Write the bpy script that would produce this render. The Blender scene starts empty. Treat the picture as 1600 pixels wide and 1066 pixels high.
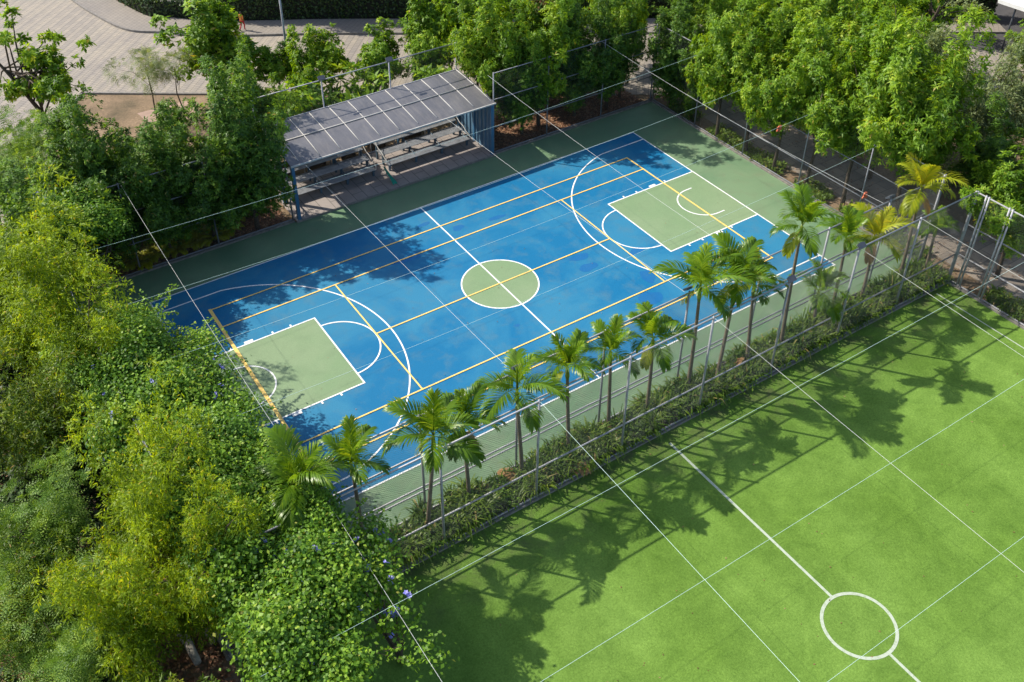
import bpy, math, random
import numpy as np
from mathutils import Matrix, Vector

SC = bpy.context.scene
COL = SC.collection

# ------------------------------------------------------------------ camera
cd = bpy.data.cameras.new("camera")
cam = bpy.data.objects.new("camera", cd)
COL.objects.link(cam)
RT = Vector((0.839336, -0.543601, -0.003505))
UP = Vector((0.324129, 0.495267, 0.806009))
FW = Vector((0.436411, 0.677649, -0.591893))
CP = Vector((-20.01677, -30.609491, 29.049636))
cam.matrix_world = Matrix(((RT.x, UP.x, -FW.x, CP.x), (RT.y, UP.y, -FW.y, CP.y), (RT.z, UP.z, -FW.z, CP.z), (0, 0, 0, 1)))
cd.sensor_fit = 'HORIZONTAL'
cd.sensor_width = 36.0
cd.lens = 35.269
cd.shift_x = 0.01707
cd.shift_y = -0.09323
cd.clip_start = 0.5
cd.clip_end = 2000
SC.camera = cam

# ------------------------------------------------------------------ light
SUN = Vector((-0.67, 0.77, 1.0)).normalized()          # towards the sun
W = bpy.data.worlds.new("World")
SC.world = W
W.use_nodes = True
wn = W.node_tree
sky = wn.nodes.new("ShaderNodeTexSky")
sky.sky_type = 'NISHITA'
sky.sun_disc = False
sky.sun_elevation = math.asin(SUN.z)
sky.sun_rotation = math.atan2(SUN.x, SUN.y)
sky.dust_density = 1.5
wn.nodes["Background"].inputs[1].default_value = 0.14
wn.links.new(sky.outputs[0], wn.nodes["Background"].inputs[0])
sl = bpy.data.lights.new("sun", 'SUN')
sl.energy = 4.4
sl.angle = math.radians(0.55)
sl.color = (1.0, 0.93, 0.80)
so = bpy.data.objects.new("sun", sl)
COL.objects.link(so)
so.rotation_euler = SUN.to_track_quat('Z', 'Y').to_euler()
SC.view_settings.view_transform = 'Standard'
SC.view_settings.look = 'None'
SC.view_settings.exposure = 0.64
SC.view_settings.gamma = 1.0
SC.cycles.max_bounces = 6
SC.cycles.transparent_max_bounces = 8

rng = np.random.default_rng(11)
random.seed(5)

# ------------------------------------------------------------------ materials
def new_mat(name):
    m = bpy.data.materials.new(name)
    m.use_nodes = True
    nt = m.node_tree
    return m, nt, nt.nodes["Principled BSDF"]

def lk(nt, a, b):
    nt.links.new(a, b)

def noise(nt, scale, detail=4, rough=0.55, coord=None, dist=0.0):
    n = nt.nodes.new("ShaderNodeTexNoise")
    n.inputs["Scale"].default_value = scale
    n.inputs["Detail"].default_value = detail
    n.inputs["Roughness"].default_value = rough
    n.inputs["Distortion"].default_value = dist
    if coord is not None:
        lk(nt, coord, n.inputs["Vector"])
    return n

def ramp(nt, fac, stops):
    r = nt.nodes.new("ShaderNodeValToRGB")
    e = r.color_ramp.elements
    while len(e) < len(stops):
        e.new(0.5)
    for el, (p, c) in zip(e, stops):
        el.position = p
        el.color = (*c, 1) if len(c) == 3 else c
    lk(nt, fac, r.inputs[0])
    return r

def mix(nt, fac, a, b, mode='MIX'):
    n = nt.nodes.new("ShaderNodeMix")
    n.data_type = 'RGBA'
    n.blend_type = mode
    for i, v in ((0, fac), (6, a), (7, b)):
        if hasattr(v, "is_linked"):
            lk(nt, v, n.inputs[i])
        elif isinstance(v, (int, float)):
            n.inputs[i].default_value = v
        else:
            n.inputs[i].default_value = (*v, 1)
    return n.outputs[2]

def objco(nt):
    return nt.nodes.new("ShaderNodeTexCoord").outputs["Object"]

def bump(nt, p, h, strength, dist=0.02):
    b = nt.nodes.new("ShaderNodeBump")
    b.inputs["Strength"].default_value = strength
    b.inputs["Distance"].default_value = dist
    lk(nt, h, b.inputs["Height"])
    lk(nt, b.outputs[0], p.inputs["Normal"])

def simple(name, c, rough=0.6, metal=0.0, vary=0.25, scale=3.0, c2=None):
    m, nt, p = new_mat(name)
    co = objco(nt)
    n = noise(nt, scale, 5, 0.6, co)
    d = c2 or tuple(x * (1 - vary) for x in c)
    r = ramp(nt, n.outputs[0], [(0.3, d), (0.7, c)])
    lk(nt, r.outputs[0], p.inputs["Base Color"])
    p.inputs["Roughness"].default_value = rough
    p.inputs["Metallic"].default_value = metal
    return m

def court_mat(name, c, pale, dirty, grime=0.5):
    m, nt, p = new_mat(name)
    co = objco(nt)
    big = noise(nt, 0.22, 5, 0.6, co, 0.6)
    mid = noise(nt, 1.1, 6, 0.65, co, 0.3)
    fine = noise(nt, 26, 3, 0.6, co)
    a = ramp(nt, big.outputs[0], [(0.42, (0, 0, 0)), (0.60, (1, 1, 1))])
    col = mix(nt, a.outputs[0], c, pale)
    b = ramp(nt, mid.outputs[0], [(0.50, (0, 0, 0)), (0.70, (1, 1, 1))])
    bm = nt.nodes.new("ShaderNodeMath"); bm.operation = 'MULTIPLY'
    lk(nt, b.outputs[0], bm.inputs[0]); bm.inputs[1].default_value = grime
    col = mix(nt, bm.outputs[0], col, dirty)
    f = ramp(nt, fine.outputs[0], [(0.3, (0.86, 0.86, 0.86)), (0.7, (1.08, 1.08, 1.08))])
    col = mix(nt, 1.0, col, f.outputs[0], 'MULTIPLY')
    # dark scuffs
    sc = noise(nt, 0.55, 8, 0.75, co, 1.5)
    s = ramp(nt, sc.outputs[0], [(0.655, (0, 0, 0)), (0.76, (0.6, 0.6, 0.6))])
    col = mix(nt, s.outputs[0], col, tuple(x * 0.45 for x in dirty))
    lk(nt, col, p.inputs["Base Color"])
    p.inputs["Roughness"].default_value = 0.62
    p.inputs["Specular IOR Level"].default_value = 0.3
    bump(nt, p, fine.outputs[0], 0.15, 0.004)
    return m

M = {}
M['blue'] = court_mat('blue_acrylic', (0.002, 0.132, 0.290), (0.025, 0.180, 0.318), (0.070, 0.170, 0.240), 0.5)
M['court_green'] = court_mat('green_acrylic', (0.118, 0.205, 0.115), (0.160, 0.245, 0.138), (0.155, 0.185, 0.115), 0.5)
M['key_green'] = court_mat('pale_green_acrylic', (0.178, 0.268, 0.142), (0.205, 0.285, 0.160), (0.155, 0.225, 0.125), 0.4)
M['patch_blue'] = court_mat('dark_blue_repaint', (0.004, 0.112, 0.300), (0.012, 0.125, 0.310), (0.03, 0.13, 0.26), 0.4)

def paint_mat(name, c, wear):
    m, nt, p = new_mat(name)
    co = objco(nt)
    n = noise(nt, 7, 6, 0.7, co)
    r = ramp(nt, n.outputs[0], [(0.28, tuple(a * 0.45 + b * 0.55 for a, b in zip(c, wear))), (0.52, c)])
    lk(nt, r.outputs[0], p.inputs["Base Color"])
    p.inputs["Roughness"].default_value = 0.6
    return m
M['white_paint'] = paint_mat('white_line_paint', (0.80, 0.80, 0.78), (0.2, 0.3, 0.4))
M['yellow_paint'] = paint_mat('yellow_line_paint', (0.86, 0.58, 0.15), (0.3, 0.3, 0.2))
M['turf_paint'] = paint_mat('white_turf_paint', (0.40, 0.45, 0.36), (0.12, 0.2, 0.03))

def turf_mat():
    m, nt, p = new_mat('artificial_turf')
    co = objco(nt)
    big = noise(nt, 0.16, 5, 0.6, co, 0.4)
    mid = noise(nt, 1.3, 5, 0.7, co, 0.5)
    fine = noise(nt, 14, 4, 0.75, co, 0.6)
    a = ramp(nt, big.outputs[0], [(0.34, (0.100, 0.190, 0.024)), (0.66, (0.140, 0.246, 0.042))])
    b = ramp(nt, mid.outputs[0], [(0.28, (0.74, 0.78, 0.72)), (0.72, (1.18, 1.14, 1.2))])
    f = ramp(nt, fine.outputs[0], [(0.30, (0.68, 0.71, 0.62)), (0.68, (1.22, 1.2, 1.25))])
    col = mix(nt, 1.0, a.outputs[0], b.outputs[0], 'MULTIPLY')
    col = mix(nt, 1.0, col, f.outputs[0], 'MULTIPLY')
    wv = nt.nodes.new("ShaderNodeTexWave")
    wv.wave_type = 'BANDS'; wv.bands_direction = 'X'
    wv.inputs["Scale"].default_value = 0.080
    wv.inputs["Distortion"].default_value = 1.2
    wv.inputs["Detail"].default_value = 2
    lk(nt, co, wv.inputs[0])
    bd = ramp(nt, wv.outputs[0], [(0.35, (0.93, 0.94, 0.92)), (0.65, (1.06, 1.05, 1.08))])
    col = mix(nt, 1.0, col, bd.outputs[0], 'MULTIPLY')
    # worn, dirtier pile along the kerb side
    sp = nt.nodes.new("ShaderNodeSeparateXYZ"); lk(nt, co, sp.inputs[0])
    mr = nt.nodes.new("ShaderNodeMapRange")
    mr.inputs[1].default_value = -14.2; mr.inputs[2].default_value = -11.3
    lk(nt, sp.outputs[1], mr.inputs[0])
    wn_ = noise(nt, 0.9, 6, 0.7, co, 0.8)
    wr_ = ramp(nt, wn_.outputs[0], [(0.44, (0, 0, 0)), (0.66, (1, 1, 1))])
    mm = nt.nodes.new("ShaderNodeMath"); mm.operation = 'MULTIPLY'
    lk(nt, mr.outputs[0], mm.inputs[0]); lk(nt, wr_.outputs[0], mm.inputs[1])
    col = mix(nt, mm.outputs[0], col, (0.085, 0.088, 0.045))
    lk(nt, col, p.inputs["Base Color"])
    p.inputs["Roughness"].default_value = 0.75
    p.inputs["Specular IOR Level"].default_value = 0.15
    bump(nt, p, fine.outputs[0], 0.5, 0.03)
    return m
M['turf'] = turf_mat()

def soil_mat():
    m, nt, p = new_mat('soil_and_litter')
    co = objco(nt)
    a = noise(nt, 0.35, 5, 0.6, co)
    b = noise(nt, 9, 6, 0.8, co)
    r = ramp(nt, a.outputs[0], [(0.30, (0.10, 0.082, 0.048)), (0.52, (0.215, 0.160, 0.105)), (0.75, (0.33, 0.255, 0.185))])
    f = ramp(nt, b.outputs[0], [(0.3, (0.55, 0.5, 0.45)), (0.7, (1.3, 1.2, 1.1))])
    col = mix(nt, 1.0, r.outputs[0], f.outputs[0], 'MULTIPLY')
    lk(nt, col, p.inputs["Base Color"])
    p.inputs["Roughness"].default_value = 0.95
    bump(nt, p, b.outputs[0], 0.6, 0.05)
    return m
M['soil'] = soil_mat()

def paver_mat(name, c1, c2, mortar, rot, bw, bh, big_a, big_b, big_scale=0.25):
    m, nt, p = new_mat(name)
    co = objco(nt)
    mp = nt.nodes.new("ShaderNodeMapping")
    mp.inputs["Rotation"].default_value = (0, 0, math.radians(rot))
    lk(nt, co, mp.inputs[0])
    br = nt.nodes.new("ShaderNodeTexBrick")
    br.inputs["Color1"].default_value = (*c1, 1)
    br.inputs["Color2"].default_value = (*c2, 1)
    br.inputs["Mortar"].default_value = (*mortar, 1)
    br.inputs["Scale"].default_value = 1
    br.inputs["Mortar Size"].default_value = 0.018
    br.inputs["Brick Width"].default_value = bw
    br.inputs["Row Height"].default_value = bh
    lk(nt, mp.outputs[0], br.inputs[0])
    n = noise(nt, big_scale, 6, 0.65, co)
    r = ramp(nt, n.outputs[0], [(0.3, big_a), (0.7, big_b)])
    col = mix(nt, 1.0, br.outputs[0], r.outputs[0], 'MULTIPLY')
    lk(nt, col, p.inputs["Base Color"])
    p.inputs["Roughness"].default_value = 0.85
    return m, nt, mp, col, p
M['road'], _nt, _mp, _c, _p = paver_mat('block_paving', (0.295, 0.265, 0.228), (0.255, 0.232, 0.203), (0.15, 0.135, 0.12), -48, 0.24, 0.36, (0.85, 0.84, 0.86), (1.1, 1.07, 1.0))
_wv = _nt.nodes.new("ShaderNodeTexWave")
_wv.wave_type = 'BANDS'; _wv.bands_direction = 'Y'
_wv.inputs["Scale"].default_value = 0.42
_wv.inputs["Distortion"].default_value = 0.6
lk(_nt, _mp.outputs[0], _wv.inputs[0])
_r = ramp(_nt, _wv.outputs[0], [(0.35, (0.95, 0.945, 0.95)), (0.8, (1.10, 1.08, 1.04))])
lk(_nt, mix(_nt, 1.0, _c, _r.outputs[0], 'MULTIPLY'), _p.inputs["Base Color"])
M['pavement'] = paver_mat('pavement_blocks', (0.24, 0.215, 0.192), (0.215, 0.193, 0.175), (0.16, 0.14, 0.125), -38, 0.3, 0.3, (0.85, 0.85, 0.85), (1.1, 1.08, 1.02))[0]
M['walk'] = paver_mat('walkway_slabs', (0.31, 0.265, 0.225), (0.20, 0.178, 0.16), (0.14, 0.125, 0.11), 0, 1.0, 0.75, (0.75, 0.72, 0.7), (1.2, 1.14, 1.04), 0.6)[0]
M['slab'] = paver_mat('shelter_floor_slab', (0.30, 0.265, 0.25), (0.265, 0.235, 0.225), (0.12, 0.11, 0.105), 90, 1.6, 0.62, (0.8, 0.78, 0.76), (1.1, 1.08, 1.05), 0.8)[0]
M['concrete'] = simple('concrete', (0.33, 0.31, 0.285), 0.9, 0, 0.4, 4)
M['kerb'] = simple('kerb_concrete', (0.24, 0.22, 0.20), 0.9, 0, 0.45, 5)
M['pipe'] = simple('galvanised_pipe', (0.37, 0.375, 0.41), 0.5, 0.1, 0.3, 6)
M['dull_pipe'] = simple('weathered_pipe', (0.25, 0.26, 0.29), 0.55, 0.1, 0.35, 6)
M['wire'] = simple('galvanised_wire', (0.17, 0.18, 0.19), 0.55, 0.2, 0.2, 4)
M['rope'] = simple('pale_cord', (0.62, 0.82, 0.76), 0.7, 0, 0.12, 2)
M['rope_white'] = simple('white_cord', (0.62, 0.64, 0.62), 0.7, 0, 0.12, 2)
M['blue_steel'] = simple('blue_painted_steel', (0.030, 0.130, 0.255), 0.45, 0, 0.35, 1.5, (0.06, 0.14, 0.22))
M['blue_sheet'] = simple('blue_sheet_metal', (0.10, 0.20, 0.30), 0.5, 0, 0.35, 1.2)
M['bench_steel'] = simple('grey_bench_steel', (0.34, 0.35, 0.37), 0.5, 0.2, 0.4, 3)
M['bench_leg'] = simple('blue_grey_bench_leg', (0.075, 0.125, 0.17), 0.5, 0, 0.4, 3)
M['batten'] = simple('pale_roof_batten', (0.50, 0.485, 0.46), 0.6, 0, 0.25, 3)
M['roof'] = None
M['bark'] = simple('bark', (0.085, 0.062, 0.042), 0.95, 0, 0.5, 8)
M['pale_bark'] = simple('pale_bark', (0.36, 0.33, 0.28), 0.9, 0, 0.6, 6)
M['palm_bark'] = simple('palm_bark', (0.20, 0.155, 0.105), 0.9, 0, 0.45, 9)
M['crownshaft'] = simple('green_crownshaft', (0.17, 0.23, 0.025), 0.4, 0, 0.35, 3)
M['lamp_grey'] = simple('lamp_housing', (0.09, 0.10, 0.12), 0.4, 0.2, 0.3, 4)
M['lens'] = simple('lamp_glass', (0.30, 0.34, 0.40), 0.1, 0.0, 0.1, 4)
M['orange'] = simple('orange_cloth', (0.62, 0.16, 0.08), 0.8, 0, 0.3, 9)
M['teal_cloth'] = simple('teal_cloth', (0.02, 0.33, 0.22), 0.8, 0, 0.3, 9)
M['brown_board'] = simple('brown_board', (0.10, 0.065, 0.045), 0.8, 0, 0.4, 3)
M['white_roof'] = simple('white_roof_sheet', (0.75, 0.75, 0.74), 0.5, 0, 0.15, 2)
M['dark_wall'] = simple('grey_wall', (0.16, 0.155, 0.16), 0.8, 0, 0.3, 1)
M['asphalt'] = simple('asphalt', (0.070, 0.068, 0.072), 0.9, 0, 0.35, 2)
M['timber'] = simple('grey_timber', (0.30, 0.24, 0.18), 0.85, 0, 0.4, 5)

def roof_mat():
    m, nt, p = new_mat('smoked_roof_sheet')
    co = objco(nt)
    n = noise(nt, 0.5, 6, 0.65, co, 0.5)
    r = ramp(nt, n.outputs[0], [(0.3, (0.085, 0.087, 0.100)), (0.6, (0.130, 0.130, 0.144)), (0.8, (0.185, 0.172, 0.165))])
    f = noise(nt, 14, 4, 0.7, co)
    g = ramp(nt, f.outputs[0], [(0.3, (0.85, 0.85, 0.85)), (0.7, (1.12, 1.1, 1.08))])
    mp = nt.nodes.new("ShaderNodeMapping"); mp.inputs["Scale"].default_value = (3.2, 0.35, 1)
    lk(nt, co, mp.inputs[0])
    st = noise(nt, 1.6, 6, 0.7, mp.outputs[0], 0.3)
    sr = ramp(nt, st.outputs[0], [(0.48, (0, 0, 0)), (0.76, (0.5, 0.5, 0.5))])
    c2 = mix(nt, 1.0, r.outputs[0], g.outputs[0], 'MULTIPLY')
    c2 = mix(nt, sr.outputs[0], c2, (0.23, 0.21, 0.195))
    lk(nt, c2, p.inputs["Base Color"])
    p.inputs["Roughness"].default_value = 0.42
    return m
M['roof'] = roof_mat()

def leaf_mat(name, stops, trans=0.38, gloss=0.5, tcol=None):
    """leaf colour runs over the stops by each leaf's own age value"""
    m, nt, p = new_mat(name)
    at = nt.nodes.new("ShaderNodeAttribute"); at.attribute_name = 'age'
    r = ramp(nt, at.outputs["Fac"], stops)
    lk(nt, r.outputs[0], p.inputs["Base Color"])
    p.inputs["Roughness"].default_value = gloss
    p.inputs["Specular IOR Level"].default_value = 0.35
    tr = nt.nodes.new("ShaderNodeBsdfTranslucent")
    t2 = mix(nt, 1.0, r.outputs[0], tcol or (1.75, 1.5, 0.55), 'MULTIPLY')
    lk(nt, t2, tr.inputs[0])
    mx = nt.nodes.new("ShaderNodeMixShader")
    mx.inputs[0].default_value = trans
    lk(nt, p.outputs[0], mx.inputs[1])
    lk(nt, tr.outputs[0], mx.inputs[2])
    lk(nt, mx.outputs[0], nt.nodes["Material Output"].inputs[0])
    return m
L = {}
L['bright'] = leaf_mat('bright_green_leaves', [(0, (0.060, 0.145, 0.010)), (0.5, (0.160, 0.295, 0.015)), (0.9, (0.330, 0.470, 0.032)), (1, (0.36, 0.30, 0.05))], 0.42)
L['deep'] = leaf_mat('deep_green_leaves', [(0, (0.032, 0.088, 0.016)), (0.5, (0.088, 0.190, 0.021)), (0.92, (0.200, 0.345, 0.034)), (1, (0.24, 0.20, 0.05))], 0.40)
L['yellow'] = leaf_mat('yellow_green_leaves', [(0, (0.080, 0.150, 0.008)), (0.5, (0.215, 0.325, 0.008)), (0.88, (0.400, 0.520, 0.016)), (1, (0.50, 0.36, 0.04))], 0.48, 0.5, (1.7, 1.45, 0.5))
L['olive'] = leaf_mat('olive_green_leaves', [(0, (0.035, 0.080, 0.008)), (0.5, (0.100, 0.175, 0.010)), (0.9, (0.25, 0.32, 0.016)), (1, (0.28, 0.18, 0.05))], 0.42)
L['vine'] = leaf_mat('vine_leaves', [(0, (0.045, 0.125, 0.014)), (0.5, (0.130, 0.265, 0.020)), (0.9, (0.290, 0.450, 0.036)), (1, (0.34, 0.35, 0.07))], 0.38)
L['feather'] = leaf_mat('feathery_leaves', [(0, (0.060, 0.140, 0.020)), (0.5, (0.145, 0.260, 0.034)), (1, (0.310, 0.430, 0.068))], 0.40)
L['grey'] = leaf_mat('grey_green_leaves', [(0, (0.110, 0.155, 0.062)), (0.5, (0.190, 0.250, 0.102)), (1, (0.31, 0.36, 0.160))], 0.36)
L['palm'] = leaf_mat('palm_leaves', [(0, (0.045, 0.115, 0.010)), (0.5, (0.130, 0.240, 0.013)), (0.9, (0.310, 0.410, 0.030)), (1, (0.36, 0.34, 0.04))], 0.44, 0.34)
L['palm_yellow'] = leaf_mat('yellow_palm_leaves', [(0, (0.15, 0.23, 0.012)), (0.6, (0.34, 0.37, 0.02)), (1, (0.55, 0.44, 0.03))], 0.46, 0.4)
L['palm_dry'] = leaf_mat('dry_palm_leaves', [(0, (0.28, 0.15, 0.06)), (0.6, (0.44, 0.28, 0.13)), (1, (0.55, 0.42, 0.22))], 0.25, 0.7)
L['strap'] = leaf_mat('strap_grass', [(0, (0.045, 0.095, 0.014)), (0.5, (0.115, 0.190, 0.024)), (0.92, (0.22, 0.295, 0.042)), (1, (0.30, 0.25, 0.09))], 0.36, 0.42)
L['hedge'] = leaf_mat('hedge_leaves', [(0, (0.018, 0.042, 0.013)), (0.6, (0.035, 0.072, 0.018)), (1, (0.07, 0.11, 0.025))], 0.25)
L['fern'] = leaf_mat('yellow_fern_leaves', [(0, (0.13, 0.19, 0.012)), (0.6, (0.27, 0.28, 0.015)), (1, (0.38, 0.32, 0.03))], 0.4)
L['litter'] = leaf_mat('fallen_leaves', [(0, (0.10, 0.045, 0.025)), (0.6, (0.22, 0.105, 0.055)), (1, (0.36, 0.22, 0.13))], 0.05, 0.8)
L['flower'] = leaf_mat('blue_petals', [(0, (0.20, 0.20, 0.75)), (1, (0.42, 0.40, 0.85))], 0.3, 0.6, (1, 1, 1))

# ------------------------------------------------------------------ object helpers
def link_mesh(name, me, mat=None, parent=None):
    if mat is not None and not me.materials:
        me.materials.append(mat)
    o = bpy.data.objects.new(name, me)
    COL.objects.link(o)
    o.parent = parent
    return o

def tag(o, label=None, cat=None, group=None, kind=None):
    if label: o['label'] = label
    if cat: o['category'] = cat
    if group: o['group'] = group
    if kind: o['kind'] = kind
    return o

def empty(name, loc, label, cat, group=None, rz=0.0):
    o = bpy.data.objects.new(name, None)
    COL.objects.link(o)
    o.location = loc
    o.rotation_euler = (0, 0, rz)
    o.empty_display_size = 0.3
    return tag(o, label, cat, group)

class MB:
    def __init__(s):
        s.v = []; s.f = []
    def box(s, a, b):
        i = len(s.v)
        s.v += [(x, y, z) for z in (a[2], b[2]) for y in (a[1], b[1]) for x in (a[0], b[0])]
        s.f += [tuple(i + k for k in q) for q in ((0, 2, 3, 1), (4, 5, 7, 6), (0, 1, 5, 4), (2, 6, 7, 3), (0, 4, 6, 2), (1, 3, 7, 5))]
        return s
    def obox(s, c, ax, ay, az):
        c = Vector(c); i = len(s.v)
        ax, ay, az = Vector(ax), Vector(ay), Vector(az)
        s.v += [tuple(c + ax * x + ay * y + az * z) for z in (-1, 1) for y in (-1, 1) for x in (-1, 1)]
        s.f += [tuple(i + k for k in q) for q in ((0, 2, 3, 1), (4, 5, 7, 6), (0, 1, 5, 4), (2, 6, 7, 3), (0, 4, 6, 2), (1, 3, 7, 5))]
        return s
    def tube(s, pts, rad, n=8, cap=True):
        pts = [Vector(p) for p in pts]
        if not hasattr(rad, '__len__'):
            rad = [rad] * len(pts)
        i0 = len(s.v)
        ref = None
        for k, p in enumerate(pts):
            d = (pts[min(k + 1, len(pts) - 1)] - pts[max(k - 1, 0)]).normalized()
            if ref is None:
                ref = d.orthogonal().normalized()
            ref = (ref - d * ref.dot(d)).normalized()
            b = d.cross(ref)
            for j in range(n):
                a = 2 * math.pi * j / n
                s.v.append(tuple(p + (ref * math.cos(a) + b * math.sin(a)) * rad[k]))
        for k in range(len(pts) - 1):
            for j in range(n):
                a = i0 + k * n + j; b2 = i0 + k * n + (j + 1) % n
                s.f.append((a, b2, b2 + n, a + n))
        if cap:
            s.f.append(tuple(i0 + j for j in reversed(range(n))))
            e = i0 + (len(pts) - 1) * n
            s.f.append(tuple(e + j for j in range(n)))
        return s
    def poly(s, pts):
        i = len(s.v)
        s.v += [tuple(p) for p in pts]
        s.f.append(tuple(range(i, i + len(pts))))
        return s
    def strip(s, a, b):
        """ribbon between two polylines"""
        i = len(s.v); n = len(a)
        s.v += [tuple(p) for p in a] + [tuple(p) for p in b]
        for k in range(n - 1):
            s.f.append((i + k, i + k + 1, i + n + k + 1, i + n + k))
        return s
    def mesh(s, name, smooth=False):
        me = bpy.data.meshes.new(name)
        me.from_pydata(s.v, [], s.f)
        me.update()
        if smooth:
            me.polygons.foreach_set('use_smooth', [True] * len(me.polygons))
        return me
    def build(s, name, mat, parent=None, smooth=False):
        return link_mesh(name, s.mesh(name, smooth), mat, parent)

def np_mesh(name, verts, faces, mat, age=None):
    """verts (n,3), faces (m,k) all of k corners"""
    verts = np.ascontiguousarray(verts, dtype=np.float32)
    faces = np.ascontiguousarray(faces, dtype=np.int32)
    me = bpy.data.meshes.new(name)
    me.vertices.add(len(verts))
    me.vertices.foreach_set('co', verts.ravel())
    m, k = faces.shape
    me.loops.add(m * k)
    me.loops.foreach_set('vertex_index', faces.ravel())
    me.polygons.add(m)
    me.polygons.foreach_set('loop_start', np.arange(0, m * k, k, dtype=np.int32))
    if age is not None:
        a = me.attributes.new('age', 'FLOAT', 'FACE')
        a.data.foreach_set('value', np.ascontiguousarray(age, dtype=np.float32))
    me.update(calc_edges=True)
    if mat is not None:
        me.materials.append(mat)
    return me

def unit(a):
    return a / (np.linalg.norm(a, axis=-1, keepdims=True) + 1e-9)

def rand_dirs(n, r=rng):
    return unit(r.normal(size=(n, 3)))

def leaves(P, D, N, Ln, Wd, fold=0.10):
    """pointed leaves: base P, direction D, rough normal N -> quads"""
    n = len(P)
    D = unit(D); S = unit(np.cross(D, N)); N2 = np.cross(S, D)
    Ln = np.broadcast_to(np.asarray(Ln, float), (n,))[:, None]
    Wd = np.broadcast_to(np.asarray(Wd, float), (n,))[:, None]
    mid = P + D * Ln * 0.45
    v = np.stack([P, mid + S * Wd / 2 + N2 * Ln * fold, P + D * Ln - N2 * Ln * fold * 0.5, mid - S * Wd / 2 + N2 * Ln * fold], 1)
    f = np.arange(n * 4).reshape(n, 4)
    return v.reshape(-1, 3), f

# ------------------------------------------------------------------ crowns
def lobes_of(r, rx, ry, rz, n, size, flat=0.0, lowcut=-0.8):
    out = []
    while len(out) < n:
        u = rand_dirs(1, r)[0]
        if u[2] < lowcut:
            continue
        rad = r.uniform(0.30, 0.95)
        s = r.uniform(0.55, 1.35) * size * (rx + ry + rz) / 3
        out.append((u * np.array([rx, ry, rz]) * rad, s, s * (1 - flat)))
    return out

def branch_lobes(r, rx, rz, nb, per, size, el, flat):
    """leaf clumps strung along ragged boughs of unequal reach"""
    out = []
    for b_ in range(nb):
        az = 2.399 * b_ + r.normal(0, .35)
        e = math.radians(r.uniform(*el))
        d = np.array([math.cos(az) * math.cos(e), math.sin(az) * math.cos(e), math.sin(e)])
        S = np.array([0, 0, -rz * r.uniform(.35, .85)])
        q = (d / np.array([rx, rx, rz]))
        A_ = (q ** 2).sum(); B_ = 2 * (q * S / np.array([rx, rx, rz])).sum(); C_ = ((S / np.array([rx, rx, rz])) ** 2).sum() - 1
        ln = (-B_ + math.sqrt(max(B_ * B_ - 4 * A_ * C_, 0))) / (2 * A_) * r.uniform(.62, 1.12)
        for t in np.linspace(.30, 1, per):
            c = S + d * ln * t + np.array([0, 0, -0.12 * rx * t * t * math.cos(e)]) + r.normal(0, .09 * rx, 3)
            sz = size * rx * (1.15 - .55 * t) * r.uniform(.65, 1.35)
            out.append((c, sz, sz * (1 - flat)))
    return out

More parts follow.
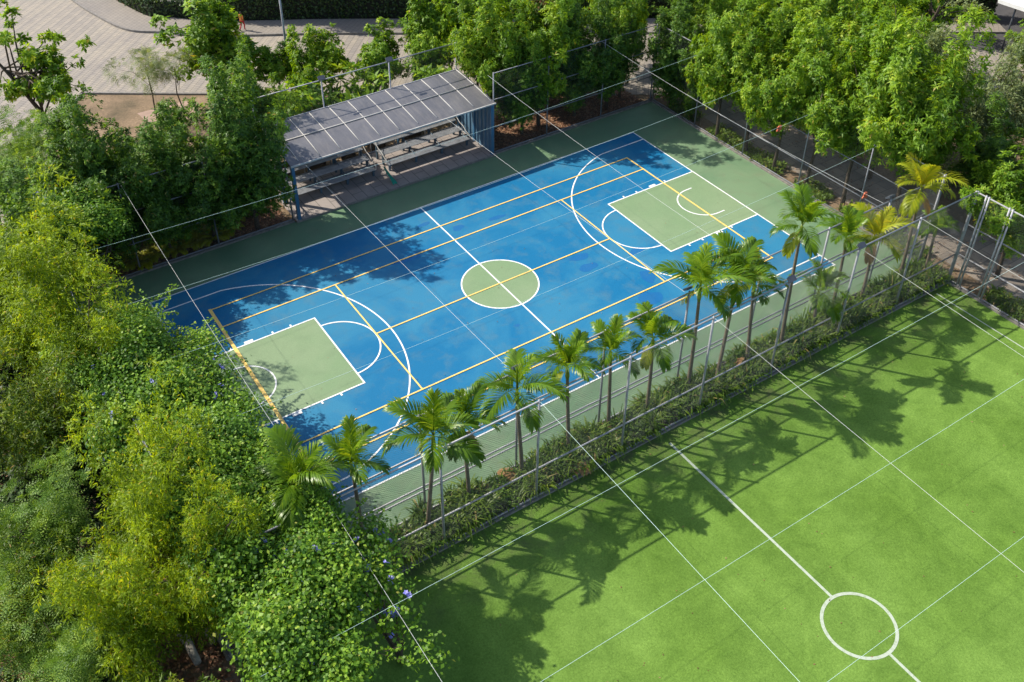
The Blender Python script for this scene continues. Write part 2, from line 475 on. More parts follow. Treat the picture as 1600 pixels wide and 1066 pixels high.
def crown(name, mat, seed, rx, ry, rz, n_lobes, lobe, n_sprays, style, leaf=(0.2, 0.07), per=7, flat=0.15, lobes=None, lowcut=-0.8, hz=0.0):
    r = np.random.default_rng(seed)
    lb = lobes or lobes_of(r, rx, ry, rz, n_lobes, lobe, flat, lowcut)
    C = np.array([l[0] for l in lb]); R = np.array([l[1] for l in lb]); Z = np.array([l[2] for l in lb])
    w = R ** 2; w = w / w.sum()
    k = r.choice(len(lb), n_sprays, p=w)
    out = unit(C[k] / np.array([rx, ry, rz]) + 1e-6)
    u = unit(r.normal(size=(n_sprays, 3)) + out * 0.55 + np.array([0, 0, 0.25]))
    sh = (0.45 + 0.62 * r.random(n_sprays) ** 0.7 + np.where(r.random(n_sprays) < 0.10, 0.35 * r.random(n_sprays), 0))[:, None]
    A = C[k] + u * np.stack([R[k], R[k], Z[k]], 1) * sh
    lobe_age = r.normal(0, 0.17 if style == 'cover' else 0.11, len(lb))
    base_age = 0.44 + lobe_age[k] + r.normal(0, 0.18, n_sprays)
    idx = np.repeat(np.arange(n_sprays), per)
    n = len(idx)
    Ax = A[idx]; ux = u[idx]; ox = out[idx]
    age = np.clip(base_age[idx] + r.normal(0, 0.10, n), 0, 0.93)
    yell = r.random(n) < 0.012
    age[yell] = 1.0
    lv = leaf[0] * r.uniform(0.55, 1.4, n)
    wv = leaf[1] * r.uniform(0.8, 1.2, n)
    if style == 'rosette':
        axis = unit(ux * 0.6 + ox * 0.35 + np.array([0, 0, 0.55]) + r.normal(0, 0.25, (n_sprays, 3))[idx])
        t = unit(np.cross(axis, rand_dirs(n, r)))
        el = r.uniform(0.05, 0.75, n)[:, None]
        D = unit(t * np.cos(el) + axis * np.sin(el) + np.array([0, 0, -0.22]))
        N = unit(axis + r.normal(0, 0.25, (n, 3)))
        P = Ax + axis * (r.random(n)[:, None] - 0.5) * 0.16
        v, f = leaves(P, D, N, lv, wv)
    elif style == 'hang':
        tw = unit(u * 0.8 + r.normal(0, 0.5, (n_sprays, 3)) + np.array([0, 0, -0.1]))[idx]
        s = r.random(n)[:, None]
        P = Ax + tw * s * 0.42 + np.array([0, 0, -0.18]) * s ** 2
        D = unit(tw * 0.7 + rand_dirs(n, r) * 0.75 + np.array([0, 0, -0.35]))
        N = unit(ux * 0.4 + np.array([0, 0, 0.8]) + r.normal(0, 0.4, (n, 3)))
        v, f = leaves(P, D, N, lv, wv, 0.05)
    elif style == 'cover':
        P = Ax + r.normal(0, 0.24, (n, 3)) * np.array([1, 1, 0.7])
        N = unit(ux * 0.75 + np.array([-0.1, 0.1, 0.75]) + r.normal(0, 0.38, (n, 3)))
        D = unit(np.cross(N, rand_dirs(n, r)) + np.array([0, 0, -0.3]))
        v, f = leaves(P, D, N, lv, wv, 0.06)
    elif style == 'feather':
        m = 9
        tw = unit(ux * 0.75 + rand_dirs(n, r) * 0.8 + np.array([0, 0, 0.05]))
        sd = unit(np.cross(tw, np.array([0, 0, 1.0]) + r.normal(0, 0.25, (n, 3))))
        t = np.tile(np.linspace(0.1, 1, m), n)
        i2 = np.repeat(np.arange(n), m)
        fl = 0.42 * r.uniform(0.7, 1.2, n)
        P = Ax[i2] + tw[i2] * (t * fl[i2])[:, None] + np.array([0, 0, -1.0]) * (0.16 * t ** 2)[:, None]
        sgn = np.where(np.arange(len(i2)) % 2 == 0, 1.0, -1.0)[:, None]
        D = unit(sd[i2] * sgn + tw[i2] * 0.45)
        N = unit(np.cross(sd[i2], tw[i2])); N = N * np.sign(N[:, 2:3] + 1e-6)
        v, f = leaves(P, D, N, leaf[0] * np.sin(0.35 + 2.6 * t) * 1.05, leaf[1], 0.03)
        age = age[i2]
    v = v + np.array([0, 0, hz])
    return np_mesh(name, v, f, mat, age), lb

def trunk_mesh(name, mat, seed, h0, hc, lb, r0, lean=(0, 0), limbs=7, n=7, wob=0.12):
    r = np.random.default_rng(seed + 77)
    b = MB()
    top = Vector((lean[0], lean[1], hc))
    pts, rad = [], []
    for t in np.linspace(0, 1, 7):
        wv = wob * math.sin(t * 5 + seed) * t * (1 - t) * 4
        pts.append((lean[0] * t * t + wv, lean[1] * t * t + wv * 0.6, hc * t - 0.15 * (1 - t)))
        rad.append(r0 * (1.25 if t == 0 else 1) * (1 - 0.62 * t))
    b.tube(pts, rad, n)
    order = r.permutation(len(lb))[:limbs]
    for i in order:
        c = Vector([float(x) for x in lb[i][0]]) + Vector((0, 0, hc))
        t = r.uniform(h0, 0.95)
        s = Vector((lean[0] * t * t, lean[1] * t * t, hc * t))
        m = (s + c) / 2 + Vector((0, 0, 0.18 * (c - s).length))
        b.tube([s, m, c], [r0 * 0.42 * (1 - 0.4 * t), r0 * 0.26, r0 * 0.08], 5)
    return b.mesh(name, True)

SPECIES = {}
def species(key, leafkey, hc, rx, rz, n_lobes, lobe, n_sprays, style, leaf, per, variants, r0=0.13, bark='bark', flat=0.15, lowcut=-0.8, lean=(0, 0), ry=None, limbs=7, boughs=None):
    vs = []
    for i in range(variants):
        seed = (sum(map(ord, key)) * 13 + i * 101)
        bl = branch_lobes(np.random.default_rng(seed + 3), rx, rz, boughs[0], boughs[1], lobe, boughs[2], flat) if boughs else None
        cm, lb = crown(key + '_crown', L[leafkey], seed, rx, ry or rx, rz, n_lobes, lobe, n_sprays, style, leaf, per, flat, bl, lowcut, hc)
        tm = trunk_mesh(key + '_trunk', M[bark], seed, 0.45, hc, lb, r0, lean, limbs)
        tm.materials.append(M[bark])
        vs.append((tm, cm))
    SPECIES[key] = vs

TREES = []
def tree(key, variant, x, y, sx, sz, rz, label, cat='tree', group=None, name=None, sy=None):
    tm, cm = SPECIES[key][variant % len(SPECIES[key])]
    root = empty(name or 'leafy_tree', (x, y, -0.02), label, cat, group, rz)
    root.scale = (sx, sy or sx, sz)
    link_mesh('trunk', tm, None, root)
    link_mesh('crown', cm, None, root)
    TREES.append(root)
    return root

# ================================================================== SETTING
def sheet(name, pts, z, mat, kind='structure'):
    o = MB().poly([(x, y, z) for x, y in pts]).build(name, mat)
    return tag(o, None, None, None, kind)

def rect(x0, x1, y0, y1):
    return [(x0, y0), (x1, y0), (x1, y1), (x0, y1)]

sheet('ground', rect(-260, 300, -240, 320), -0.04, M['soil'])
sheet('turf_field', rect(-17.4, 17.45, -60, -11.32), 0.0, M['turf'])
sheet('court_floor', rect(-17.4, 17.45, -9.9, 9.85), 0.0, M['court_green'])

KERB = [(-8.6, 52), (-8.1, 45.4), (-7.3, 41), (-6.2, 37.6), (-4.2, 35.8), (-2.8, 34.3), (0.9, 31.9), (5, 29.5), (13, 24.3), (30, 13.2), (44, 4)]
ROADPTS = KERB + [(60, -6.5), (60, -17.5), (16.2, 11.75), (0, 22.5), (-6, 26.5), (-11.3, 30.1), (-13.6, 27.5), (-15.5, 21), (-18.3, 13), (-24, 5), (-60, -10), (-60, 90), (-9, 90)]
MBR = MB().poly([(x, y, -0.012) for x, y in ROADPTS])
tag(MBR.build('road', M['road']), None, None, None, 'structure')

def offset(pl, d):
    out = []
    for i, p in enumerate(pl):
        a = Vector(pl[max(i - 1, 0)]); b = Vector(pl[min(i + 1, len(pl) - 1)])
        t = (b - a).normalized(); nrm = Vector((-t.y, t.x))
        out.append((p[0] + nrm.x * d, p[1] + nrm.y * d))
    return out

def smooth_pl(pl, n=6):
    P = [Vector((*p, 0)) for p in pl]
    out = []
    for i in range(len(P) - 1):
        p0, p1, p2, p3 = P[max(i - 1, 0)], P[i], P[i + 1], P[min(i + 2, len(P) - 1)]
        for k in range(n):
            t = k / n
            q = 0.5 * ((2 * p1) + (p2 - p0) * t + (2 * p0 - 5 * p1 + 4 * p2 - p3) * t * t + (3 * p1 - p0 - 3 * p2 + p3) * t ** 3)
            out.append((q.x, q.y))
    out.append(pl[-1])
    return out
KS = smooth_pl(KERB)
K1, K2 = offset(KS, 0.16), offset(KS, 2.35)
b = MB()
b.strip([(x, y, -0.04) for x, y in KS], [(x, y, 0.14) for x, y in KS])
b.strip([(x, y, 0.14) for x, y in KS], [(x, y, 0.14) for x, y in K1])
tag(b.build('kerb', M['kerb']), None, None, None, 'structure')
tag(MB().strip([(x, y, 0.136) for x, y in K1], [(x, y, 0.136) for x, y in K2]).build('pavement', M['pavement']), None, None, None, 'structure')
K4 = offset(KS, 3.1)
tag(MB().strip([(x, y, 0.02) for x, y in K4], [(x + 25, y + 38, 0.02) for x, y in K4]).build('parking_lot', M['concrete']), None, None, None, 'structure')
# verge kerb along the near side of the road
NV = [(-24, 5), (-18.3, 13), (-15.5, 21), (-13.6, 27.5), (-11.3, 30.1), (-6, 26.5), (0, 22.5), (16.2, 11.75)]
b = MB()
for p, q in zip(NV[:-1], NV[1:]):
    d = (Vector(q) - Vector(p)).normalized(); nn = Vector((-d.y, d.x)) * -0.09
    c = (Vector(p) + Vector(q)) / 2 + nn
    b.obox((c.x, c.y, 0.0), (d.x * (Vector(q) - Vector(p)).length / 2, d.y * (Vector(q) - Vector(p)).length / 2, 0), (-d.y * 0.08, d.x * 0.08, 0), (0, 0, 0.07))
tag(b.build('road_edge_kerb', M['kerb']), None, None, None, 'structure')
sheet('footpath', [(-9.2, 25.6), (-6.2, 25.6), (-5.9, 23.4), (-8.8, 22.6)], -0.028, simple('pink_concrete', (0.36, 0.245, 0.19), 0.9, 0, 0.3, 2))
sheet('walkway', [(18.75, 10.0), (22.2, 7.4), (22.2, -45), (18.75, -45)], -0.02, M['walk'])
sheet('asphalt_yard', [(33, 14), (42, 1), (75, -16), (90, 20), (60, 40)], -0.005, M['asphalt'])

# ------------------------------------------------------------------ court markings
BX, BY = 14.09, 7.52
sheet('blue_court_surface', rect(-BX, BX, -BY, BY), 0.004, M['blue'])
def disc(cx, cy, r, n=64, z=0.008):
    return [(cx + r * math.cos(2 * math.pi * i / n), cy + r * math.sin(2 * math.pi * i / n)) for i in range(n)]
b = MB()
b.poly([(x, y, 0.008) for x, y in rect(BX - 5.8, BX, -2.45, 2.45)])
b.poly([(x, y, 0.008) for x, y in rect(-BX, -BX + 5.8, -2.45, 2.45)])
b.poly([(x, y, 0.008) for x, y in disc(0, 0, 1.8)])
tag(b.build('green_key_surface', M['key_green']), None, None, None, 'structure')

LW = 0.034
def seg(b, x0, y0, x1, y1, z, w=LW):
    d = Vector((x1 - x0, y1 - y0)).normalized(); n = Vector((-d.y, d.x)) * w; e = d * w
    b.poly([(x0 - e.x + n.x, y0 - e.y + n.y, z), (x0 - e.x - n.x, y0 - e.y - n.y, z), (x1 + e.x - n.x, y1 + e.y - n.y, z), (x1 + e.x + n.x, y1 + e.y + n.y, z)])
def arc(b, cx, cy, r, a0, a1, z, w=LW, n=72):
    A = [math.radians(a0 + (a1 - a0) * i / n) for i in range(n + 1)]
    b.strip([(cx + (r + w) * math.cos(a), cy + (r + w) * math.sin(a), z) for a in A], [(cx + (r - w) * math.cos(a), cy + (r - w) * math.sin(a), z) for a in A])
b = MB()
zs = [0.012 + 0.0003 * i for i in range(40)]
Z = iter(zs)
for s in (1, -1):
    seg(b, -BX, s * BY, BX, s * BY, next(Z))
    seg(b, s * BX, -BY, s * BX, BY, next(Z))
seg(b, 0, -BY, 0, BY, next(Z))
arc(b, 0, 0, 1.8, 0, 360, next(Z))
for s in (1, -1):
    hx = s * (BX - 1.575)
    zz = next(Z)
    for t in (1, -1):
        seg(b, s * BX, t * 6.6, s * (BX - 2.99), t * 6.6, zz)
    a = math.degrees(math.acos(1.415 / 6.75))
    mid = 180 if s > 0 else 0
    arc(b, hx, 0, 6.75, mid - a, mid + a, next(Z))
    zz = next(Z)
    fx = s * (BX - 5.8)
    seg(b, fx, -2.45, fx, 2.45, zz)
    zz = next(Z)
    for t in (1, -1):
        seg(b, s * BX, t * 2.45, fx, t * 2.45, zz)
    arc(b, fx, 0, 1.8, 90 if s > 0 else -90, 270 if s > 0 else 90, next(Z))
    arc(b, hx, 0, 1.25, 90 if s > 0 else -90, 270 if s > 0 else 90, next(Z))
    zz = next(Z)
    for t in (1, -1):
        seg(b, hx, t * 1.25, hx + s * 0.38, t * 1.25, zz)
    zz = next(Z)
    for t in (1, -1):
        for d in (1.9, 3.85, 4.7):
            x = s * (BX - d)
            b.poly([(x - .04, t * 2.49, zz), (x + .04, t * 2.49, zz), (x + .04, t * 2.62, zz), (x - .04, t * 2.62, zz)])
        x = s * (BX - 2.75)
        b.poly([(x - .2, t * 2.49, zz), (x + .2, t * 2.49, zz), (x + .2, t * 2.64, zz), (x - .2, t * 2.64, zz)])
tag(b.build('white_court_lines', M['white_paint']), None, None, None, 'structure')
b = MB()
z0 = 0.027
for s in (1, -1):
    seg(b, -12, s * 5.5, 12, s * 5.5, z0, 0.034)
    seg(b, -12, s * 4.1, 12, s * 4.1, z0, 0.034)
    seg(b, s * 12, -5.5, s * 12, 5.5, z0 + .0006, 0.075 if s < 0 else 0.045)
    seg(b, s * 6.48, -4.1, s * 6.48, 4.1, z0 + .0012, 0.034)
seg(b, -6.48, 0, 6.48, 0, z0, 0.034)
tag(b.build('yellow_court_lines', M['yellow_paint']), None, None, None, 'structure')
b = MB()
for i, (cx, cy, rx, ry) in enumerate(((5.17, -4.65, .62, .42), (4.3, -.38, .52, .24), (4.19, -1.25, .45, .3), (6.09, -3.34, .32, .5), (6.9, -1.5, .5, .2), (-0.6, 6.1, .4, .12), (2.8, 4.6, .5, .14), (-2.7, 4.0, .8, .16), (-1.0, -2.9, .12, .1), (0.7, 4.9, .35, .2))):
    r = np.random.default_rng(i)
    ph = r.uniform(0, 6.28, 3)
    pts = []
    for k in range(40):
        a = 2 * math.pi * k / 40
        q = 1 + 0.12 * math.sin(2 * a + ph[0]) + 0.08 * math.sin(3 * a + ph[1]) + 0.05 * math.sin(5 * a + ph[2])
        pts.append((cx + rx * q * math.cos(a), cy + ry * q * math.sin(a), 0.0065))
    b.poly(pts)
tag(b.build('court_floor_patches', M['patch_blue']), None, None, None, 'structure')

# ------------------------------------------------------------------ football markings
b = MB()
seg(b, 0.06, -11.9, 0.06, -19.98, 0.005, 0.05)
seg(b, 0.0, -22.3, 0.0, -45, 0.005, 0.05)
arc(b, 0.0, -21.14, 1.17, 0, 360, 0.007, 0.055)
seg(b, 16.32, -11.6, 16.36, -50, 0.005, 0.03)
tag(b.build('turf_field_lines', M['turf_paint']), None, None, None, 'structure')

# ------------------------------------------------------------------ fences
def wire_prisms(Lm, z0, z1, d=0.105, r=0.0026):
    H = z1 - z0
    A, B = [], []
    for s in (1, -1):
        for u in np.arange(-H, Lm, d):
            a0 = max(u, 0.0); a1 = min(u + H, Lm)
            if a1 - a0 < 0.02:
                continue
            h0, h1 = a0 - u, a1 - u
            if s < 0:
                h0, h1 = H - h0, H - h1
            A.append((a0, 0, z0 + h0)); B.append((a1, 0, z0 + h1))
    A = np.array(A); B = np.array(B)
    D = unit(B - A); Nn = np.array([0, 1.0, 0]); S = np.cross(D, Nn)
    vs = []
    for k in range(3):
        a = 2 * math.pi * k / 3
        o = (math.cos(a) * Nn + math.sin(a) * S) * r
        vs += [A + o, B + o]
    V = np.stack(vs, 1).reshape(-1, 3)
    n = len(A); base = (np.arange(n) * 6)[:, None]
    F = np.concatenate([base + np.array([[0, 1, 3, 2]]), base + np.array([[2, 3, 5, 4]]), base + np.array([[4, 5, 1, 0]])])
    return V, F

def fence(label, p0, p1, ts, rails, H=5.0, kerb=True, mesh=True, pr=0.045, rr=0.034, doubles=(), d=0.105, wr=0.0031, meshz=None, pipe='pipe'):
    p0 = Vector(p0); p1 = Vector(p1); dv = (p1 - p0); Ln = dv.length
    root = empty('chain_link_fence', (p0.x, p0.y, 0), label, 'fence', 'tall chain link fences round the courts', math.atan2(dv.y, dv.x))
    pm = MB().tube([(0, 0, -0.1), (0, 0, H + 0.03)], pr, 10).mesh('post', True)
    pm.materials.append(M[pipe])
    for t in ts:
        o = link_mesh('post', pm, None, root); o.location = (t, 0, 0)
    for z in rails:
        MB().tube([(-0.02, 0.012, z), (Ln + 0.02, 0.012, z)], rr if z > 0.3 else rr * 1.1, 8).build('rail', M[pipe], root, True)
    if mesh:
        v, f = wire_prisms(Ln, 0.1, meshz or H - 0.03, d, wr)
        v[:, 1] -= 0.035
        link_mesh('wire_mesh', np_mesh('wire_mesh', v, f, M['wire']), None, root)
    if kerb:
        MB().box((0, -0.10, -0.1), (Ln, 0.10, 0.085)).build('base_kerb', M['kerb'], root)
    return root
NEAR = [-17.4, -13.35, -9.5, -5.6, -1.72, 2.3, 6.2, 10.0, 13.8, 17.4]
FLD = [-17.4, -13.5, -9.66, -5.79, -1.87, 2.06, 6.0, 9.97, 13.77, 17.45]
fence('tall grey chain link fence between the blue court and the palm strip', (-17.4, -9.65), (17.42, -9.65), [x + 17.4 for x in NEAR], (0.14, 1.24, 1.48, 3.15, 4.95))
fence('tall grey chain link fence between the palm strip and the turf field', (-17.4, -11.25), (17.45, -11.25), [x + 17.4 for x in FLD], (0.14, 1.6, 4.95))
fence('tall grey chain link fence at the court end beside the tree lined walkway', (17.5, 9.85), (17.5, -9.65), [0, 3.74, 7.65, 11.75, 15.6, 19.5], (0.14, 1.65, 3.27, 4.95), wr=0.0013, pr=0.038, rr=0.026, pipe='dull_pipe')
fence('grey chain link fence from the shelter to the far court corner', (6.05, 9.9), (17.45, 9.9), [0, 3.6, 7.5, 11.3], (0.14, 1.7, 3.4, 4.97), wr=0.0013, pr=0.038, rr=0.026, pipe='dull_pipe')
fence('grey chain link fence left of the shelter in front of dark trees', (-17.4, 9.95), (-5.95, 9.95), [0, 3.65, 7.5, 11.4], (0.14, 1.7, 3.4, 4.97), wr=0.0013, pr=0.038, rr=0.026, pipe='dull_pipe')
fence('grey chain link fence running behind the shelter roof', (-5.95, 13.62), (6.05, 13.62), [0, 3.8, 7.75, 11.9], (0.14, 5.28), H=5.3, wr=0.0012, pr=0.04, rr=0.03)
fence('chain link fence at the court end buried under flowering vines', (-17.45, 9.9), (-17.45, -11.2), [0, 3.9, 7.8, 11.7, 15.6, 21.0], (0.14, 1.6, 4.95), wr=0.0013, pr=0.038, rr=0.026, pipe='dull_pipe')
fence('tall grey chain link fence at the turf end with doubled gate posts', (17.5, -11.3), (17.5, -45), [0.0, 0.42, 0.56, 1.55, 1.70, 4.05, 7.9, 11.8, 15.7], (0.14, 1.65, 3.27, 4.95), wr=0.0017)

# ------------------------------------------------------------------ floodlights on the fence tops
def floodlight(x, y, z, rz, label):
    r = empty('floodlight', (x, y, z), label, 'floodlight', 'small floodlights on the fence tops', rz)
    r.scale = (.72, .72, .72)
    MB().tube([(0, 0, -0.05), (0, 0, 0.12)], 0.02, 8).build('bracket', M['pipe'], r, True)
    h = MB()
    c = math.cos(math.radians(38)); s = math.sin(math.radians(38))
    h.obox((0, 0.10, 0.2), (0.26, 0, 0), (0, 0.16 * c, -0.16 * s), (0, 0.055 * s, 0.055 * c))
    h.obox((0, 0.0, 0.27), (0.17, 0, 0), (0, 0.07 * c, -0.07 * s), (0, 0.03 * s, 0.03 * c))
    h.build('housing', M['lamp_grey'], r)
    g = MB()
    g.obox((0, 0.10 - 0.058 * s, 0.2 - 0.058 * c), (0.22, 0, 0), (0, 0.13 * c, -0.13 * s), (0, 0.006 * s, 0.006 * c))
    g.build('lens', M['lens'], r)
    return r
for x, y, z, rz, lab in ((-5.6, -9.65, 5.0, 0, 'floodlight behind the crown of the fourth palm from the vines'),
                         (2.3, -9.65, 5.0, 0, 'floodlight beside the tall palm with a blue court behind it'),
                         (13.8, -9.65, 5.0, 0, 'floodlight above the yellow leaved palm near the court corner'),
                         (6.0, -11.25, 4.99, math.pi, 'floodlight on the turf fence beside the tallest palm trunk'),
                         (9.97, -11.25, 4.99, math.pi, 'floodlight on the turf fence beside the low leaning palm'),
                         (-2.15, 13.62, 5.3, math.pi, 'floodlight above the left half of the shelter roof'),
                         (1.8, 13.62, 5.3, math.pi, 'floodlight above the middle of the shelter roof')):
    floodlight(x, y, z, rz, lab)

# ------------------------------------------------------------------ net ropes overhead
def rope(a, c, sag, mat, label, r=0.013):
    a = Vector(a); c = Vector(c)
    pts = []
    for i in range(25):
        t = i / 24
        p = a.lerp(c, t); p.z -= 4 * sag * t * (1 - t)
        pts.append(p)
    o = MB().tube(pts, r, 6).build('overhead_rope', mat)
    return tag(o, label, 'rope', 'net ropes stretched overhead between the fences')
for y, lab in ((5.75, 'pale green rope crossing in front of the shelter opening'), (1.5, 'pale green rope running close to the far white sideline'),
               (-2.3, 'pale rope running lengthwise over the far edge of the centre circle'), (-6.2, 'pale rope running lengthwise over the near edge of the centre circle')):
    rope((-17.4, y, 4.95), (17.45, y, 4.95), 0.42, M['rope'], lab, 0.0048)
for (x0, y0, z0), x1, sag, lab in (((-13.65, 9.9, 4.95), -13.65, 0.25, 'white rope crossing the court over the yellow corner nearest the vines'),
                         ((-5.15, 9.72, 3.33), -5.75, 0.1, 'white rope from the left part of the shelter roof across the court'),
                         ((2.95, 9.72, 3.33), 2.2, 0.1, 'white rope from the right part of the shelter roof across the court'),
                         ((5.7, 9.9, 4.95), 5.65, 0.2, 'white rope from the right end of the shelter over the far key'),
                         ((13.3, 9.9, 4.95), 13.4, 0.25, 'white rope over the court end running along the walkway side')):
    rope((x0, y0, z0), (x1, -9.65, 4.95), sag, M['rope_white'], lab, 0.0048)
for y, lab in ((-15.4, 'green tinted rope over the turf nearest to the palm strip'), (-19.4, 'green tinted rope over the middle of the turf, second from the palm strip'),
               (-23.38, 'green tinted rope passing over the turf centre circle')):
    rope((-17.4, y, 4.95), (17.5, y, 4.95), 0.12, M['rope'], lab, 0.0048)
for x0, x1, lab in ((-13.55, -13.65, 'white rope over the turf starting beside the flowering vines'), (-5.79, -6.1, 'green white rope over the turf from the fence post right of the leftmost palms'),
                    (2.06, 1.5, 'white rope over the turf from the middle fence post down to the circle side'), (9.97, 9.2, 'white rope over the turf from the post beside the low leaning palm'),
                    (13.77, 13.4, 'white rope over the turf corner from the post by the yellow palm')):
    rope((x0, -11.25, 4.98), (x1, -45, 4.9), 0.1, M['rope_white'] if x0 != -5.79 else M['rope'], lab, 0.0048)

def rag(x, y, z, mat, label, s=1.0):
    r = np.random.default_rng(int(abs(x) * 100))
    n = 7
    v = []; f = []
    for i in range(n):
        for j in range(n):
            u = (i / (n - 1) - .5); w = j / (n - 1)
            v.append((u * 0.34 * s * (1 - .3 * w) + r.normal(0, .02), 0.06 * math.sin(6 * u + 3 * w) * s + r.normal(0, .012), -w * 0.30 * s + 0.03))
    for i in range(n - 1):
        for j in range(n - 1):
            a = i * n + j
            f.append((a, a + 1, a + n + 1, a + n))
    b = MB(); b.v = v; b.f = f
    me = b.mesh('cloth_scrap', True)
    o = link_mesh('cloth_scrap', me, mat)
    sol = o.modifiers.new('thickness', 'SOLIDIFY'); sol.thickness = 0.012
    o.location = (x, y, z)
    tag(o, label, 'cloth')
    return o
rag(14.7, -2.27, 4.83, M['orange'], 'orange red scrap of cloth hanging on a rope before the trees')
rag(13.4, -8.6, 4.9, M['orange'], 'faded orange scrap of cloth on the rope by the yellow palm', 0.9)

# ------------------------------------------------------------------ spectator shelter
sh = empty('spectator_shelter', (0, 11.6, 0), 'open fronted spectator shelter with smoked roof panels and blue steel posts', 'shelter')
def at(b):      # shelter parts are written in court coordinates
    b.v = [(x, y - 11.6, z) for x, y, z in b.v]
    return b
X0, X1 = -5.82, 6.02
PROF = [(9.68, 3.34), (10.6, 3.475), (11.65, 3.60), (12.6, 3.675), (13.5, 3.72)]
b = MB()
b.strip([(X0, y, z) for y, z in PROF], [(X1, y, z) for y, z in PROF])
b.strip([(X1, y, z - 0.03) for y, z in PROF], [(X0, y, z - 0.03) for y, z in PROF])
b.poly([(X0, 9.68, 3.34), (X0, 9.68, 3.31), (X1, 9.68, 3.31), (X1, 9.68, 3.34)])
at(b).build('roof_panel', M['roof'], sh)
nb = 11
for i in range(nb):
    x = X0 + 0.5 + (X1 - X0 - 0.62) * i / (nb - 1)
    b = MB().tube([(x, y + (0.22 if k == 0 else 0), z + 0.012 + (0.03 if k == 0 else 0)) for k, (y, z) in enumerate(PROF)], 0.024, 6)
    at(b).build('roof_batten', M['batten'], sh, True)
at(MB().tube([(X0, 11.65, 3.625), (X1, 11.65, 3.625)], 0.034, 6)).build('ridge_batten', M['batten'], sh, True)
at(MB().box((X0 - .02, 9.62, 3.27), (X1 + .02, 9.675, 3.345))).build('front_gutter', M['batten'], sh)
at(MB().box((X0, 13.52, 3.66), (X1, 13.57, 3.75))).build('rear_gutter', M['pipe'], sh)
for x in (X0 + 0.12, X1 - 0.12):
    for y, h in ((9.86, 3.30), (11.65, 3.54), (13.35, 3.66)):
        at(MB().box((x - .085, y - .085, 0), (x + .085, y + .085, h))).build('post', M['blue_steel'], sh)
for x in (-2.1, 1.9):
    at(MB().box((x - .05, 13.3, 0), (x + .05, 13.4, 3.66))).build('post', M['blue_steel'], sh)
for y, h in ((9.86, 3.24), (11.65, 3.5), (13.35, 3.6)):
    at(MB().box((X0 + .21, y - .04, h - .1), (X1 - .21, y + .04, h))).build('roof_beam', M['blue_steel'], sh)
# corrugated end wall on the walkway side
b = MB()
ys = np.linspace(9.96, 13.25, 67)
def cor(i): return 0.03 if (i // 2) % 4 in (0, 1) else -0.03
b.strip([(X1 - .10 + cor(i), y, 0.06) for i, y in enumerate(ys)], [(X1 - .10 + cor(i), y, 3.28 + 0.1 * (y - 9.96)) for i, y in enumerate(ys)])
o = at(b).build('end_wall', M['blue_sheet'], sh)
so_ = o.modifiers.new('t', 'SOLIDIFY'); so_.thickness = 0.012
at(MB().box((X0 + .05, 10.0, 0.9), (X0 + .10, 13.3, 0.98))).build('side_rail', M['blue_steel'], sh)
sheet('shelter_floor', rect(-5.9, 6.1, 9.76, 13.6), 0.10, M['slab'])
tag(MB().box((-5.9, 9.70, -0.05), (6.1, 9.76, 0.10)).build('shelter_kerb', M['kerb']), None, None, None, 'structure')

# tiered benches: slatted seats on steel frames
def bleacher(x0, x1, label):
    cx = (x0 + x1) / 2; w = (x1 - x0) / 2
    r = empty('bleacher', (cx, 11.3, 0.1), label, 'bleacher', 'slatted steel bleachers under the shelter')
    for k in range(3):
        y = k * 0.72; z = 0.40 + 0.27 * k
        b = MB()
        for i in range(9):
            b.box((-w, y + i * 0.062, z), (w, y + i * 0.062 + 0.038, z + 0.03))
        b.build('seat', M['bench_steel'], r)
        if k:
            b = MB()
            for i in range(4):
                b.box((-w, y - 0.30 + i * 0.075, z - 0.30), (w, y - 0.30 + i * 0.075 + 0.05, z - 0.275))
            b.build('footboard', M['bench_steel'], r)
    for x in np.linspace(-w + 0.12, w - 0.12, 4):
        b = MB()
        for k in range(3):
            y = k * 0.72; z = 0.40 + 0.27 * k
            b.box((x - .05, y + 0.1, 0), (x + .05, y + 0.19, z - .005))
            b.box((x - .05, y + 0.0, z - .07), (x + .05, y + 0.46, z - .004))
        b.tube([(x, -0.02, 0.32), (x, 1.75, 0.90)], 0.03, 6)
        b.build('leg_frame', M['bench_leg'], r)
    b = MB()
    z2 = 0.40 + 0.54
    b.tube([(-w, 2.05, z2 + 0.5), (w, 2.05, z2 + 0.5)], 0.022, 6)
    for x in np.linspace(-w, w, 4):
        b.tube([(x, 2.05, 0), (x, 2.05, z2 + 0.5)], 0.022, 6)
    b.build('back_rail', M['bench_steel'], r, True)
    for x in (-w - .02, w + .02):
        b = MB().tube([(x, 0.02, 0.42), (x, 0.05, 0.66), (x, 0.40, 0.70), (x, 0.76, 0.92), (x, 1.12, 0.97), (x, 1.5, 1.20), (x, 2.05, 1.36)], 0.022, 6)
        b.build('end_rail', M['batten'], r, True)
    return r
bleacher(-5.4, -0.55, 'left bleacher with slatted grey seats in leaf dappled light')
bleacher(0.2, 5.35, 'right bleacher with slatted grey seats next to the blue end wall')
